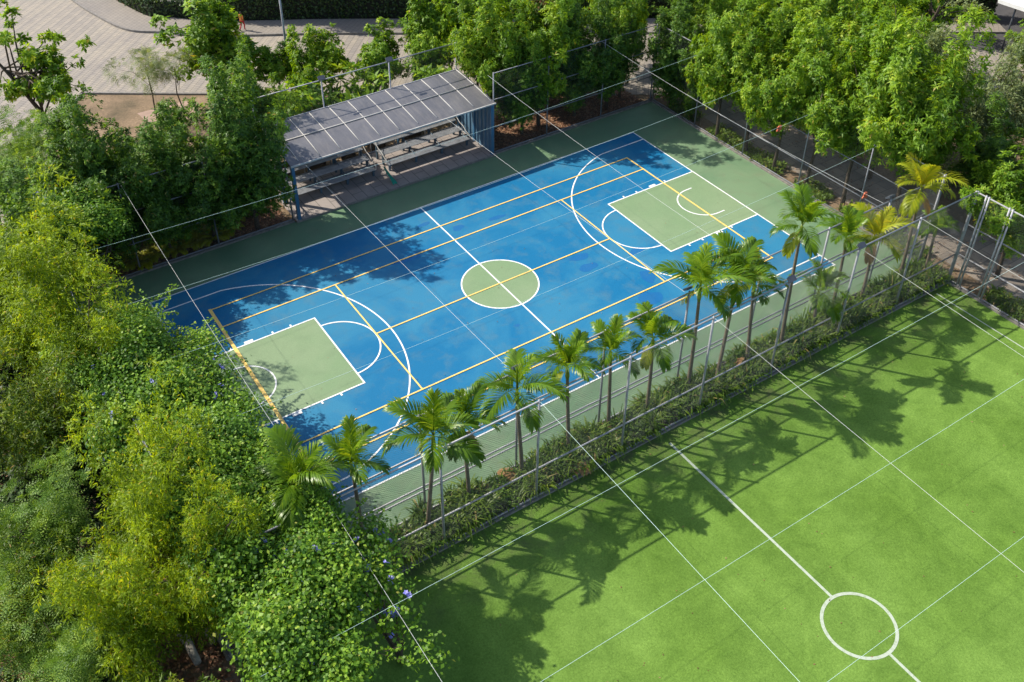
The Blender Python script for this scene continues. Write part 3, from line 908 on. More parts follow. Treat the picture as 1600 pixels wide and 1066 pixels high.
for i, (x0, x1) in enumerate(((-5.1, -4.2), (-3.3, -2.3), (-1.3, -0.5), (0.5, 1.4), (2.6, 3.7))):
    b = MB()
    for k in range(4):
        b.box((x0, 14.0, 0.16 + k * .16), (x1, 14.035, 0.30 + k * .16))
        b.box((x0, 14.36, 0.16 + k * .16), (x1, 14.395, 0.30 + k * .16))
    for xx in (x0 - .02, x1 - .02):
        b.box((xx, 13.985, 0), (xx + .04, 14.41, 0.83))
    b.box((x0 + .03, 14.04, .1), (x1 - .03, 14.355, .7))
    o = b.build('planter_box', M['brown_board'])
    tag(o, 'brown board planter box standing behind the shelter benches', 'planter', 'brown planter boxes behind the shelter')
# teal cloth hanging from the bench to the slab edge
V_, F_ = [], []
for k in range(9):
    a = k / 8
    for j in range(6):
        s = (j / 5 - .5)
        V_.append((-0.14 + s * (0.06 + 0.2 * a), 11.2 - 1.25 * a + 0.02 * math.sin(9 * s + k), 0.60 - 0.40 * a + 0.035 * math.cos(11 * s + k)))
for k in range(8):
    for j in range(5):
        q = k * 6 + j
        F_.append((q, q + 1, q + 7, q + 6))
b = MB(); b.v = V_; b.f = F_
o = b.build('teal_cloth', M['teal_cloth'], None, True)
so_ = o.modifiers.new('t', 'SOLIDIFY'); so_.thickness = 0.015
tag(o, 'teal green cloth trailing from the bleacher gap onto the shelter floor', 'cloth')

# ------------------------------------------------------------------ street lamp, building corner
lp = empty('street_lamp', (-0.5, 22.55, 0), 'tall grey lamp post standing at the road edge behind the shelter', 'street lamp')
MB().tube([(0, 0, -.1), (0, 0, 0.35)], 0.12, 10).build('base', M['pipe'], lp, True)
MB().tube([(0, 0, 0.3), (0, 0, 4), (0, 0, 8.6)], [0.085, 0.07, 0.05], 10).build('pole', M['pipe'], lp, True)
MB().tube([(0, 0, 8.5), (0.5, 0.3, 8.9), (1.3, 0.9, 9.0)], 0.035, 8).build('arm', M['pipe'], lp, True)
MB().obox((1.6, 1.1, 9.0), (0.3, 0.2, 0), (-.09, .13, 0), (0, 0, .06)).build('lamp_head', M['lamp_grey'], lp)
bd = empty('canopy_building', (44, 3, 0), 'low building with a white flat roof edge beyond the trees', 'building')
RP = [(40.3, 3.2), (40.45, 1.3), (50, -12), (62, -4), (54, 12)]
b = MB()
b.poly([(x - 44, y - 3, 3.6) for x, y in RP]); b.poly([(x - 44, y - 3, 3.35) for x, y in reversed(RP)])
for p, q in zip(RP, RP[1:] + RP[:1]):
    b.poly([(p[0] - 44, p[1] - 3, 3.6), (p[0] - 44, p[1] - 3, 3.35), (q[0] - 44, q[1] - 3, 3.35), (q[0] - 44, q[1] - 3, 3.6)])
b.build('roof', M['white_roof'], bd)
MB().box((5, -6, 0), (14, 6, 3.34)).build('wall', M['dark_wall'], bd)
for x, y in ((-2.6, -0.4), (-2.2, -1.4), (2, -6)):
    MB().tube([(x, y, 0), (x + .15, y, 3.34)], .06, 8).build('column', M['lamp_grey'], bd, True)

# ================================================================== PALMS
def frond_mesh(name, mat, seed, el0, el1, Lf=1.75, leaf=0.62, pairs=36, age0=0.45, vee=0.35):
    r = np.random.default_rng(seed)
    n = 22
    t = np.linspace(0, 1, n)
    el = np.radians(el0 + (el1 - el0) * t ** 1.25)
    ds = Lf / (n - 1)
    x = np.concatenate([[0], np.cumsum(np.cos(el[:-1]) * ds)]); z = np.concatenate([[0], np.cumsum(np.sin(el[:-1]) * ds)])
    tw = r.normal(0, 0.12)
    V, F, A = [], [], []
    # rachis as a slim three sided stem
    for k in range(n):
        w = 0.020 * (1 - 0.85 * t[k])
        V += [(x[k], -w, z[k]), (x[k], w, z[k]), (x[k], 0, z[k] - w * 1.3)]
    for k in range(n - 1):
        q = 3 * k
        for a, b_ in ((0, 1), (1, 2), (2, 0)):
            F.append((q + a, q + b_, q + 3 + b_, q + 3 + a)); A.append(0.75)
    for k in range(pairs):
        tt = 0.13 + 0.87 * (k + r.uniform(-.2, .2)) / pairs
        tt = min(max(tt, 0.1), 0.995)
        px, pz = np.interp(tt, t, x), np.interp(tt, t, z)
        e = np.interp(tt, t, el)
        fwd = np.array([math.cos(e), 0, math.sin(e)]); up = np.array([-math.sin(e), 0, math.cos(e)])
        ll = leaf * (0.45 + 0.75 * math.sin(math.pi * min(1, 0.12 + tt * 0.80))) * r.uniform(.88, 1.1)
        if tt > .9: ll *= 0.8
        for s in (1, -1):
            sd = np.array([0, s, 0.0])
            spread = 0.95 - 0.55 * tt
            d0 = unit(sd * spread + fwd * (0.55 + 0.5 * tt) + up * (vee + r.normal(0, .07)))
            p0 = np.array([px, 0, pz])
            droop = np.array([0, 0, -1.0])
            p1 = p0 + d0 * ll * 0.5
            d1 = unit(d0 + droop * (0.45 + r.uniform(-.1, .2)))
            p2 = p1 + d1 * ll * 0.32
            d2 = unit(d1 + droop * 0.7)
            p3 = p2 + d2 * ll * 0.22
            wv = unit(np.cross(d0, up + sd * 0.3)) * 0.026 * r.uniform(.8, 1.15)
            b0 = len(V)
            V += [tuple(p0 - wv * .5), tuple(p0 + wv * .5), tuple(p1 - wv), tuple(p1 + wv), tuple(p2 - wv * .75), tuple(p2 + wv * .75), tuple(p3 - wv * .12), tuple(p3 + wv * .12)]
            a = float(np.clip(age0 + r.normal(0, .12), 0, .95))
            for q in (0, 2, 4):
                F.append((b0 + q, b0 + q + 1, b0 + q + 3, b0 + q + 2)); A.append(a)
    return np_mesh(name, np.array(V), np.array(F), mat, np.array(A))

FR = {}
for nm, mk, age0 in (('g', 'palm', 0.42), ('y', 'palm_yellow', 0.45), ('d', 'palm_dry', 0.45)):
    FR[nm] = {
        'up': [frond_mesh('frond', L[mk], 1 + i, 84, 40, 1.4, 0.44, 30, age0 + .15, 0.25) for i in range(2)],
        'mid': [frond_mesh('frond', L[mk], 11 + i, 60, -30, 1.6, 0.52, 30, age0, 0.35) for i in range(2)],
        'low': [frond_mesh('frond', L[mk], 21 + i, 30, -65, 1.5, 0.50, 30, age0 - .1, 0.2) for i in range(2)],
        'hang': [frond_mesh('frond', L[mk], 31 + i, -35, -85, 1.35, 0.45, 30, age0 - .1, 0.0) for i in range(2)],
    }

def palm(x, y, cx, cz, s, rz, label, colour='g', dead=0, n_up=2, n_mid=4, n_low=2, seed=0, fruit=False):
    """areca palm: ringed slender trunk, green crownshaft, arching feather fronds"""
    r = np.random.default_rng(seed + 900)
    root = empty('areca_palm', (x, y, -0.05), label, 'palm', 'slender palms planted between the two fences')
    dx = cx - x
    ch = cz - 0.62 * s
    b = MB()
    pts, rad = [], []
    nring = int(ch / 0.11)
    for i in range(nring * 2 + 1):
        t = i / (nring * 2)
        pts.append((dx * t ** 1.3 * 0.92, 0.03 * math.sin(3 * t + seed), ch * t))
        rad.append((0.082 - 0.026 * t) * (1.0 + (0.06 if i % 2 else 0)) * (1.35 if i == 0 else 1) * (0.8 + .2 * s))
    b.tube(pts, rad, 9).build('trunk', M['palm_bark'], root, True)
    p0 = Vector(pts[-1]); p1 = Vector((dx, 0.03, cz))
    MB().tube([p0 - Vector((0, 0, .02)), p0.lerp(p1, .25), p0.lerp(p1, .7), p1], [0.060, 0.088, 0.066, 0.03], 9).build('crownshaft', M['crownshaft'], root, True)
    k = 0
    for kind, n in (('up', n_up), ('mid', n_mid), ('low', n_low)):
        for i in range(n):
            az = rz + 2.4 * k + r.normal(0, .2)
            col = colour if colour != 'm' else ('y' if r.random() < .6 else 'g')
            me = FR[col][kind][int(r.integers(2))]
            o = link_mesh('frond', me, None, root)
            sc = s * r.uniform(.78, 1.16)
            o.scale = (sc, sc, sc)
            o.location = p1 - Vector((0, 0, 0.05 * k / 3))
            o.rotation_euler = (r.normal(0, .14), r.normal(0, .16), az)
            k += 1
    for i in range(dead):
        o = link_mesh('frond', FR['d' if i % 2 else 'y']['hang'][i % 2], None, root)
        o['label'] = 'orange brown dying frond hanging under the crown'
        o.scale = (s * .8,) * 3
        o.location = p1 - Vector((0, 0, 0.25))
        o.rotation_euler = (0, 0, rz + 1.0 + 2.2 * i)
    if fruit:
        b = MB()
        for i in range(26):
            d = rand_dirs(1, r)[0] * np.array([.14, .14, .2])
            b.tube([p0 + Vector((.10, -.05, -.05)), p0 + Vector((.14 + d[0], -.08 + d[1], -.22 + d[2]))], [0.008, 0.012], 4)
        b.build('fruit_stalk', L['palm_yellow'], root)
    return root
#     base x,y     crown x,z  size rot label
palm(-13.95, -10.3, -14.1, 5.35, 1.15, 0.3, 'leftmost palm half sunk in the flowering vines', seed=1, n_low=3)
palm(-12.2, -10.3, -12.3, 5.1, 0.95, 1.2, 'second palm from the left with its trunk foot behind vines', seed=2, n_up=3, n_low=2)
palm(-9.85, -10.4, -9.4, 4.75, 1.18, 0.9, 'big crowned palm with a trunk bending left near its foot', seed=3, dead=1, n_low=3)
palm(-7.95, -10.1, -8.1, 4.2, 0.92, 2.0, 'palm with an orange dying frond beside the big crowned one', seed=4, dead=2, n_low=3)
palm(-5.65, -10.1, -5.9, 4.7, 1.12, 0.2, 'palm with one stiff yellow spear leaf standing up', seed=5, n_up=1, n_low=3)
palm(-3.5, -10.1, -3.75, 4.65, 1.0, 1.5, 'palm right of the spear leaved one, dark upright fronds', seed=6, n_up=3, dead=1)
palm(-1.6, -10.15, -1.85, 4.5, 0.92, 0.7, 'palm with broad upright fronds over the halfway line end', seed=7, n_up=3, n_low=2)
palm(0.2, -10.3, 0.05, 4.3, 0.92, 2.6, 'short palm with a thin bent trunk right of the halfway line', seed=8, dead=1)
palm(2.4, -10.2, 2.25, 5.75, 1.18, 0.5, 'tall full palm standing alone before the blue court edge', seed=9, n_low=3, n_mid=4, dead=1)
palm(3.75, -10.4, 4.0, 5.5, 1.15, 1.9, 'tall palm overlapping a shorter one with pale fruit stalks', seed=10, n_mid=4, n_low=3, dead=1)
palm(5.6, -10.25, 5.25, 4.55, 0.95, 0.9, 'shorter palm with pale fruit stalks under its crown', colour='m', seed=11, fruit=True, n_low=3)
palm(7.5, -10.35, 7.25, 6.7, 1.08, 2.2, 'tallest palm with a bright green crownshaft and drooping fronds', seed=12, n_low=3, dead=1)
palm(9.75, -10.2, 9.5, 2.35, 1.0, 0.1, 'low dark palm leaning over the strap leaved planting', seed=13, n_low=3)
palm(10.95, -10.1, 10.65, 4.6, 0.98, 1.1, 'dark green palm with a yellow fruit stalk left of the yellow palm', seed=14, fruit=True, n_up=3)
palm(12.9, -10.1, 12.6, 3.95, 0.95, 0.6, 'yellow leaved palm with orange dying fronds near the court corner', colour='y', seed=15, dead=2)
palm(15.4, -10.1, 15.1, 5.45, 1.08, 1.8, 'yellow green palm rising above the fence at the far corner', colour='y', seed=16, dead=2)
palm(17.0, -10.3, 16.95, 2.75, 0.8, 0.4, 'small thin dark palm beside the walkway gate', seed=17, n_low=2, n_mid=3)
# the one stiff spear leaf
b = MB().tube([(-5.9, -10.1, 4.6), (-5.93, -10.1, 5.3), (-5.95, -10.12, 6.0)], [.035, .045, .006], 6)
spear = b.build('spear_leaf', L['palm_yellow'], None, True)
for o in list(COL.objects):
    if o.name.startswith('areca_palm') and 'spear leaf' in o['label']:
        spear.parent = o
        spear.matrix_parent_inverse = Matrix.Translation(o.location).inverted()

# fallen dry fronds
for i, (x, y, rz, lab) in enumerate(((-7.7, -10.35, 0.4, 'dry fallen palm frond lying at the foot of the orange fronded palm'), (-5.9, -10.2, 2.5, 'dry fallen frond heap left of the spear leaved palm'),
                                     (-3.6, -10.75, 4.0, 'reddish dry frond caught low behind the turf fence'), (-1.4, -10.2, 3.0, 'pale dry frond fallen beside a palm foot near the halfway line'),
                                     (5.15, -10.5, 1.3, 'pale dry frond hanging upright in the planting below the fruiting palm'))):
    root = empty('fallen_frond', (x, y, 0.42 if i != 4 else .75), lab, 'palm frond', 'dry fallen fronds in the palm strip', rz)
    for k in range(3):
        o = link_mesh('leaf_spray', FR['d']['low' if i != 4 else 'hang'][k % 2], None, root)
        o.scale = (.55, .55, .35); o.rotation_euler = (0, 0.15 * k, 0.5 * k)

# ================================================================== GROUND PLANTING
def strap_plants(name, x0, x1, y0, y1, n, h, mat, seed, per=16, wid=0.028, edge=None):
    r = np.random.default_rng(seed)
    P = np.stack([r.uniform(x0, x1, n), r.uniform(y0, y1, n), np.zeros(n)], 1)
    if edge is not None:
        P = P[edge(P[:, 0], P[:, 1])]
        n = len(P)
    hh = h * (0.6 + 0.5 * r.random(n) + 0.25 * np.sin(P[:, 0] * 1.7) * np.cos(P[:, 0] * 0.6 + 1))
    ta = np.clip(0.40 + 0.16 * np.sin(P[:, 0] * 2.1) + r.normal(0, .12, n), 0, .9)
    i = np.repeat(np.arange(n), per); m = len(i)
    az = r.uniform(0, 6.283, m); lean = r.uniform(0.15, 0.95, m)
    d = np.stack([np.cos(az), np.sin(az), np.zeros(m)], 1)
    s = np.stack([-np.sin(az), np.cos(az), np.zeros(m)], 1) * wid * r.uniform(.6, 1.2, m)[:, None]
    H = hh[i] * r.uniform(.6, 1.15, m)
    b0 = P[i] + d * 0.04
    p1 = b0 + d * (lean * H * 0.35)[:, None] + np.array([0, 0, 1]) * (H * .62)[:, None]
    p2 = p1 + d * (lean * H * 0.45)[:, None] + np.array([0, 0, 1]) * (H * (.34 - .30 * lean))[:, None]
    p3 = p2 + d * (lean * H * 0.34)[:, None] + np.array([0, 0, 1]) * (H * (.12 - .52 * lean))[:, None]
    V = np.stack([b0 - s, b0 + s, p1 - s, p1 + s, p2 - s * .8, p2 + s * .8, p3 - s * .1, p3 + s * .1], 1).reshape(-1, 3)
    o = (np.arange(m) * 8)[:, None]
    F = np.concatenate([o + np.array([[0, 1, 3, 2]]), o + np.array([[2, 3, 5, 4]]), o + np.array([[4, 5, 7, 6]])])
    a = np.clip(ta[i] + r.normal(0, .12, m), 0, .93); a[r.random(m) < .03] = 1.0
    ob = link_mesh(name, np_mesh(name, V, F, mat, np.concatenate([a, a, a])))
    return tag(ob, None, None, None, 'stuff')
strap_plants('strap_grass', -13.5, 17.2, -11.12, -9.78, 1450, 0.74, L['strap'], 3, 20, 0.032, lambda x, y: (y < -9.90 + 0.26 * np.sin(x * 1.3) + .13 * np.sin(x * 3.7)) & (np.sin(x * 2.3 + y * 3.1) + .8 * np.sin(x * .9 - y * 5) > -1.05))
strap_plants('tall_grass', -13.5, 17.2, -11.0, -10.0, 150, 1.05, L['strap'], 13, 14, 0.022)
strap_plants('low_ground_plants', 17.65, 18.6, -9.5, 9.0, 620, 0.40, L['strap'], 5, 13, 0.035, lambda x, y: np.sin(y * 1.9) + .6 * np.sin(y * .7) > -0.75)
strap_plants('low_ground_plants', 17.65, 18.7, -30, -12.9, 600, 0.45, L['strap'], 6, 13, 0.035)

def scatter_litter(name, n, pts_fn, seed, mat, size=0.1):
    r = np.random.default_rng(seed)
    P = pts_fn(r, n)
    n = len(P)
    N = unit(np.array([0, 0, 1.0]) + r.normal(0, .25, (n, 3)))
    D = unit(np.cross(N, rand_dirs(n, r)))
    v, f = leaves(P, D, N, size * r.uniform(.6, 1.4, n), size * .55, .05)
    ob = link_mesh(name, np_mesh(name, v, f, mat, r.random(n)))
    return tag(ob, None, None, None, 'stuff')
def area(x0, x1, y0, y1, z=0.01):
    return lambda r, n: np.stack([r.uniform(x0, x1, n), r.uniform(y0, y1, n), np.full(n, z)], 1)
scatter_litter('fallen_leaves', 9000, area(6.3, 17.0, 10.1, 13.5), 1, L['litter'], 0.15)
scatter_litter('fallen_leaves', 7000, area(-17, -6.2, 10.2, 13.5), 2, L['litter'], 0.15)
scatter_litter('fallen_leaves', 9000, area(-26, -17.6, -16, -6), 3, L['litter'], 0.17)
scatter_litter('fallen_leaves', 900, area(17.7, 22, -20, 9), 4, L['litter'], 0.12)
scatter_litter('fallen_leaves', 120, area(-14, 17, -25, -11.6, 0.012), 5, L['litter'], 0.07)
scatter_litter('fallen_leaves', 170, area(-17, 17, -9.4, 9.7, 0.035), 6, L['litter'], 0.06)

# ================================================================== TREES
species('broad', 'bright', 5.3, 2.45, 2.9, 0, 0.21, 3700, 'rosette', (0.20, 0.064), 8, 4, 0.11, flat=-0.5, boughs=(17, 5, (8, 82)))
species('dense', 'deep', 5.0, 2.15, 3.9, 0, 0.27, 5400, 'rosette', (0.18, 0.064), 8, 4, 0.12, flat=-0.6, boughs=(26, 5, (-14, 86)))
species('fine', 'yellow', 5.4, 3.15, 3.1, 0, 0.17, 4700, 'hang', (0.17, 0.042), 9, 4, 0.14, flat=-0.1, boughs=(22, 6, (-8, 80)))
species('olive', 'olive', 4.2, 2.6, 2.4, 0, 0.18, 3000, 'hang', (0.17, 0.042), 9, 3, 0.12, flat=-0.1, boughs=(17, 5, (-10, 80)))
species('feathery', 'feather', 4.3, 2.4, 1.8, 0, 0.21, 1050, 'feather', (0.11, 0.036), 4, 3, 0.10, flat=0.2, boughs=(13, 4, (0, 75)))
species('willowy', 'grey', 4.6, 2.6, 2.6, 0, 0.2, 2500, 'hang', (0.24, 0.06), 8, 2, 0.12, boughs=(15, 5, (0, 80)))
species('roadside', 'bright', 3.3, 1.65, 1.7, 0, 0.27, 1350, 'rosette', (0.18, 0.085), 7, 4, 0.07, limbs=14, boughs=(13, 4, (-15, 82)))
species('largeleaf', 'bright', 1.7, 1.05, 1.0, 12, 0.38, 80, 'rosette', (0.38, 0.15), 6, 3, 0.05)
species('openleaf', 'bright', 7.2, 2.4, 3.6, 0, 0.17, 900, 'rosette', (0.26, 0.14), 6, 1, 0.17, limbs=26, lean=(-2.0, 0.3), boughs=(12, 4, (-10, 70)))
species('sapling', 'grey', 3.0, 1.35, 0.55, 9, 0.36, 230, 'feather', (0.09, 0.03), 4, 2, 0.045, limbs=6)
species('shadow', 'deep', 6.4, 3.2, 3.0, 22, 0.36, 4200, 'rosette', (0.25, 0.095), 8, 1, 0.16)

G1 = 'trees standing along the walkway'
G2 = 'dark trees behind the far court fence'
G3 = 'trees massed at the left end of the court'
G4 = 'small trees along the block paved road'
# far fence row, left of the shelter
tree('dense', 0, -7.75, 10.35, 1.05, 1.15, 0.3, 'tall dark tree pressed against the left end of the shelter', group=G2)
tree('dense', 1, -9.9, 10.5, 0.95, 0.86, 1.9, 'dark leafy tree second left from the shelter', group=G2)
tree('dense', 2, -12.1, 10.6, 0.95, 0.90, 3.9, 'dark leafy tree with sunlit top left of the shelter, third along', group=G2)
tree('dense', 0, -14.4, 11.2, 1.0, 1.08, 4.6, 'dark tree with a bright sunlit tip at the left fence end', group=G2)
tree('dense', 1, -16.6, 11.4, 1.0, 0.85, 5.5, 'dark leafy tree lowest at the left end of the fence row', group=G2)
tree('dense', 3, -10.9, 13.4, 0.95, 0.86, 0.7, 'dark tree in the second line left of the shelter', group=G2)
tree('broad', 3, -5.3, 15.8, 0.8, 0.85, 2.2, 'sunlit upright tree behind the left end of the shelter', group=G2)
tree('dense', 2, -14.2, 14.6, 0.95, 0.88, 2.7, 'dark tree in the second line near the open leaved tree', group=G2)
# far fence row, right of the shelter
tree('broad', 0, 7.3, 12.0, 1.0, 1.12, 0.4, 'bright tree overhanging the right end of the shelter roof', group=G2)
tree('broad', 1, 10.0, 11.2, 1.05, 1.15, 2.1, 'bright topped tree second right of the shelter', group=G2)
tree('dense', 2, 12.4, 11.0, 0.85, 0.92, 1.1, 'slim dark tree third right of the shelter over brown litter', group=G2)
tree('dense', 1, 14.6, 10.7, 0.72, 0.86, 2.8, 'slim dark tree with foliage to the ground near the court corner', group=G2)
tree('broad', 2, 16.1, 11.3, 0.72, 0.92, 3.0, 'tree with a bare lower trunk left of the far corner post', group=G2)
tree('dense', 0, 17.9, 8.7, 0.74, 0.80, 4.3, 'dark tree just right of the far corner post', group=G1)
tree('dense', 1, 13.3, 14.6, 0.95, 0.9, 0.8, 'broad dark tree behind the slim trees of the far corner', group=G2)
tree('dense', 0, 8.6, 10.9, 0.75, 0.75, 2.0, 'dark shaded tree by the right end wall of the shelter', group=G2)
tree('dense', 2, 11.3, 12.6, 0.85, 0.95, 5.0, 'dark tree in the second line behind the right hand fence run', group=G2)
tree('broad', 2, 9.0, 16.4, 0.85, 0.85, 5.0, 'sunlit tree on the road side behind the shelter end', group=G2)
tree('broad', 0, 17.9, 14.8, 0.9, 0.95, 5.6, 'tree at the road corner behind the far corner post', group=G2)
tree('dense', 1, 20.2, 10.6, 0.85, 0.8, 0.6, 'dark full tree right behind the far corner at the walkway start', group=G1)
tree('broad', 1, 3.6, 36.0, 1.3, 1.35, 0.6, 'tall tree behind the straight hedge nearest the lamp post', group=G4)
tree('broad', 2, 8.2, 33.2, 1.3, 1.35, 2.6, 'tall tree behind the straight hedge, second from the lamp post', group=G4)
tree('broad', 0, 12.6, 30.4, 1.3, 1.3, 4.6, 'tall tree behind the straight hedge, third from the lamp post', group=G4)
tree('broad', 3, 17.0, 27.6, 1.3, 1.3, 1.6, 'tall tree behind the straight hedge, farthest from the lamp post', group=G4)
dbm, _ = crown('dead_leaves', L['litter'], 5, 1, 1, 1, 0, 0, 330, 'hang', (0.17, 0.05), 8, 0, [(np.array([0.1, -0.9, 7.0]), .42, .75), (np.array([0.35, -1.0, 6.2]), .32, .5)])
for o in TREES:
    if o['label'].startswith('bright topped tree second right'):
        db = link_mesh('dead_branch', dbm, None, o)
        db['label'] = 'branch of dead brown leaves'
# walkway rows
tree('dense', 2, 17.95, 6.7, 0.45, 0.66, 0.2, 'slim small tree second along the walkway from the far corner', group=G1)
tree('broad', 1, 17.7, 4.45, 0.9, 1.05, 0.9, 'tree third along the walkway leaning over the rope', group=G1)
tree('broad', 2, 17.9, 2.3, 0.92, 1.06, 2.2, 'tree fourth along the walkway behind the orange scrap', group=G1)
tree('broad', 0, 17.9, 0.2, 0.92, 1.06, 3.7, 'tree fifth along the walkway with a slanting trunk', group=G1)
tree('broad', 1, 18.1, -1.9, 0.95, 1.12, 5.1, 'tree sixth along the walkway, full bright crown', group=G1)
tree('broad', 2, 18.25, -4.3, 1.0, 1.22, 0.7, 'tree seventh along the walkway beside the big bright crown', group=G1)
tree('broad', 0, 18.9, -6.9, 1.22, 1.42, 1.6, 'largest bright green tree, crown high over the palm corner', group=G1)
tree('broad', 1, 21.6, -3.2, 1.15, 1.32, 4.4, 'big bright tree across the walkway behind the largest crown', group=G1)
tree('broad', 2, 22.6, 0.6, 1.05, 1.15, 5.8, 'bright tree across the walkway with a rounded crown', group=G1)
tree('broad', 0, 22.6, 4.3, 1.0, 1.05, 2.9, 'bright tree across the walkway near the top of the row', group=G1)
tree('broad', 1, 21.8, 8.3, 1.0, 1.0, 0.1, 'bright tree across the walkway toward the road corner', group=G1)
tree('broad', 2, 24.0, 11.8, 1.0, 1.0, 1.4, 'bright tree at the road corner beyond the walkway', group=G1)
tree('broad', 1, 19.7, -12.3, 0.95, 0.88, 2.5, 'bright tree beside the turf end fence at the picture edge', group=G1)
tree('broad', 0, 21.2, -14.2, 0.9, 0.9, 0.6, 'bright tree partly cut off right of the turf end fence', group=G1)
tree('dense', 1, 23.4, -8.6, 0.8, 0.7, 0.3, 'dark bluish tree in shade between two bright crowns', group=G1)
tree('willowy', 0, 27.0, -5.0, 1.0, 1.0, 0.3, 'grey green willowy tree right of the largest bright crown', group=G1)
tree('willowy', 1, 30.5, -7.0, 1.0, 0.95, 2.0, 'grey green willowy tree at the right picture edge', group=G1)
tree('willowy', 0, 28.5, 0.5, 0.85, 0.95, 4.0, 'grey green tree rising behind the bright crowns near the top', group=G1)
tree('broad', 2, 27.0, 5.5, 0.95, 0.95, 5.0, 'bright tree behind the walkway rows near the top edge', group=G1)
tree('openleaf', 0, 33.5, 3.5, 0.9, 0.75, 1.0, 'open large leaved tree before the grey yard', group=G1)
tree('broad', 0, 31.0, 9.0, 1.0, 0.9, 2.0, 'tree in the back row at the top picture edge', group=G1)
tree('willowy', 1, 25.2, -11.5, 0.8, 0.75, 5.0, 'grey green bushy tree in the gap behind the turf end tree', group=G1)
tree('broad', 1, 38.2, -1.0, 0.6, 0.55, 3.0, 'small tree beside the white roofed building corner', group=G1)
# roadside trees behind the shelter
tree('roadside', 0, -4.3, 23.6, 1.8, 1.5, 0.2, 'round leafy tree largest beside the block paved road', group=G4)
tree('roadside', 1, -1.6, 21.6, 1.0, 0.95, 1.2, 'small leafy tree left of the lamp post', group=G4)
tree('roadside', 2, 1.6, 21.3, 1.0, 1.05, 2.2, 'small round tree right of the lamp post', group=G4)
tree('roadside', 0, 4.3, 19.4, 1.05, 0.98, 3.2, 'small leafy tree behind the middle of the shelter', group=G4)
tree('roadside', 1, 7.2, 18.0, 1.35, 1.5, 4.2, 'taller rounded tree behind the right half of the shelter', group=G4)
tree('roadside', 2, 10.6, 18.6, 1.3, 1.35, 5.2, 'leafy roadside tree next to the bright overhanging tree', group=G4)
for i, (x, y, s, lab) in enumerate(((-2.6, 16.6, 1.3, 'large leaved bush close behind the shelter, leftmost'), (0.1, 16.8, 1.35, 'large leaved bush below the lamp post'), (2.5, 15.9, 1.2, 'large leaved bush under the rear floodlight'),
                                   (5.6, 15.4, 1.2, 'large leaved bush near the right rear roof corner'), (-4.9, 15.6, 1.2, 'low large leaved bush beside the tall dark tree'))):
    tree('largeleaf', i, x, y, s, s * 1.1, i * 1.3, lab, 'bush', 'large leaved bushes behind the shelter', 'large_leaf_bush')
tree('roadside', 3, -1.2, 18.6, 0.85, 1.15, 0.9, 'slender young tree between the lamp post and the shelter roof', group=G4)
tree('roadside', 1, 3.1, 17.6, 0.85, 1.05, 2.4, 'slender young tree rising between the two rear floodlights', group=G4)
tree('roadside', 2, 5.9, 16.9, 0.9, 1.2, 4.0, 'slender young tree behind the right half of the roof', group=G4)
tree('sapling', 0, -8.4, 24.3, 1.15, 1.15, 0.5, 'thin feathery sapling on the left of the pink slab', group=G4, name='sapling')
tree('sapling', 1, -6.9, 23.9, 1.1, 1.05, 2.5, 'thin feathery sapling on the right of the pink slab', group=G4, name='sapling')
# left back
tree('openleaf', 0, -14.2, 21.5, 1.0, 1.0, 0.0, 'open large leaved tree with a visible dark trunk at the road', group=G3)
tree('feathery', 0, -16.9, 17.4, 1.1, 1.05, 1.0, 'hazy feathery tree under the open leaved one', group=G3)
tree('feathery', 1, -18.6, 15.2, 1.1, 0.9, 3.0, 'feathery tree at the left picture edge above the yellow tree', group=G3)
# left mass, near the camera
tree('fine', 0, -18.9, 4.3, 1.22, 1.10, 0.4, 'big yellow green tree at the left picture edge', group=G3)
tree('fine', 1, -17.6, 0.6, 0.85, 0.95, 2.0, 'yellow green tree between the big one and the vines', group=G3)
tree('olive', 0, -20.2, -1.6, 1.0, 1.0, 0.8, 'olive green tree in half shade at the left edge', group=G3)
tree('fine', 1, -17.5, -7.9, 0.85, 1.0, 1.2, 'yellow green tree in the middle of the left thicket', group=G3)
tree('fine', 2, -19.4, -10.9, 0.74, 0.95, 3.3, 'yellow green tree lowest in the left thicket', group=G3)
tree('fine', 3, -17.0, -10.9, 0.62, 0.92, 5.0, 'small yellow green tree growing through the bright vine mound', group=G3)
tree('feathery', 0, -21.6, -6.6, 1.05, 1.0, 2.0, 'pale feathery tree at the lower left edge', group=G3)
tree('olive', 1, -22.0, -8.8, 0.75, 0.8, 1.0, 'small olive tree in shade between two feathery ones at the lower left', group=G3)
tree('feathery', 1, -21.5, -10.8, 0.95, 0.85, 4.0, 'feathery tree in shade at the lower left corner', group=G3)
tree('olive', 0, -20.6, -15.2, 0.95, 0.9, 4.0, 'olive bushy tree at the bottom left corner', group=G3)
tree('fine', 1, -21.6, 8.2, 1.0, 0.95, 5.0, 'yellow green tree rearmost at the left picture edge', group=G3)
tree('dense', 1, -18.2, 7.6, 0.85, 0.85, 1.0, 'dark tree behind the big yellow green one', group=G3)

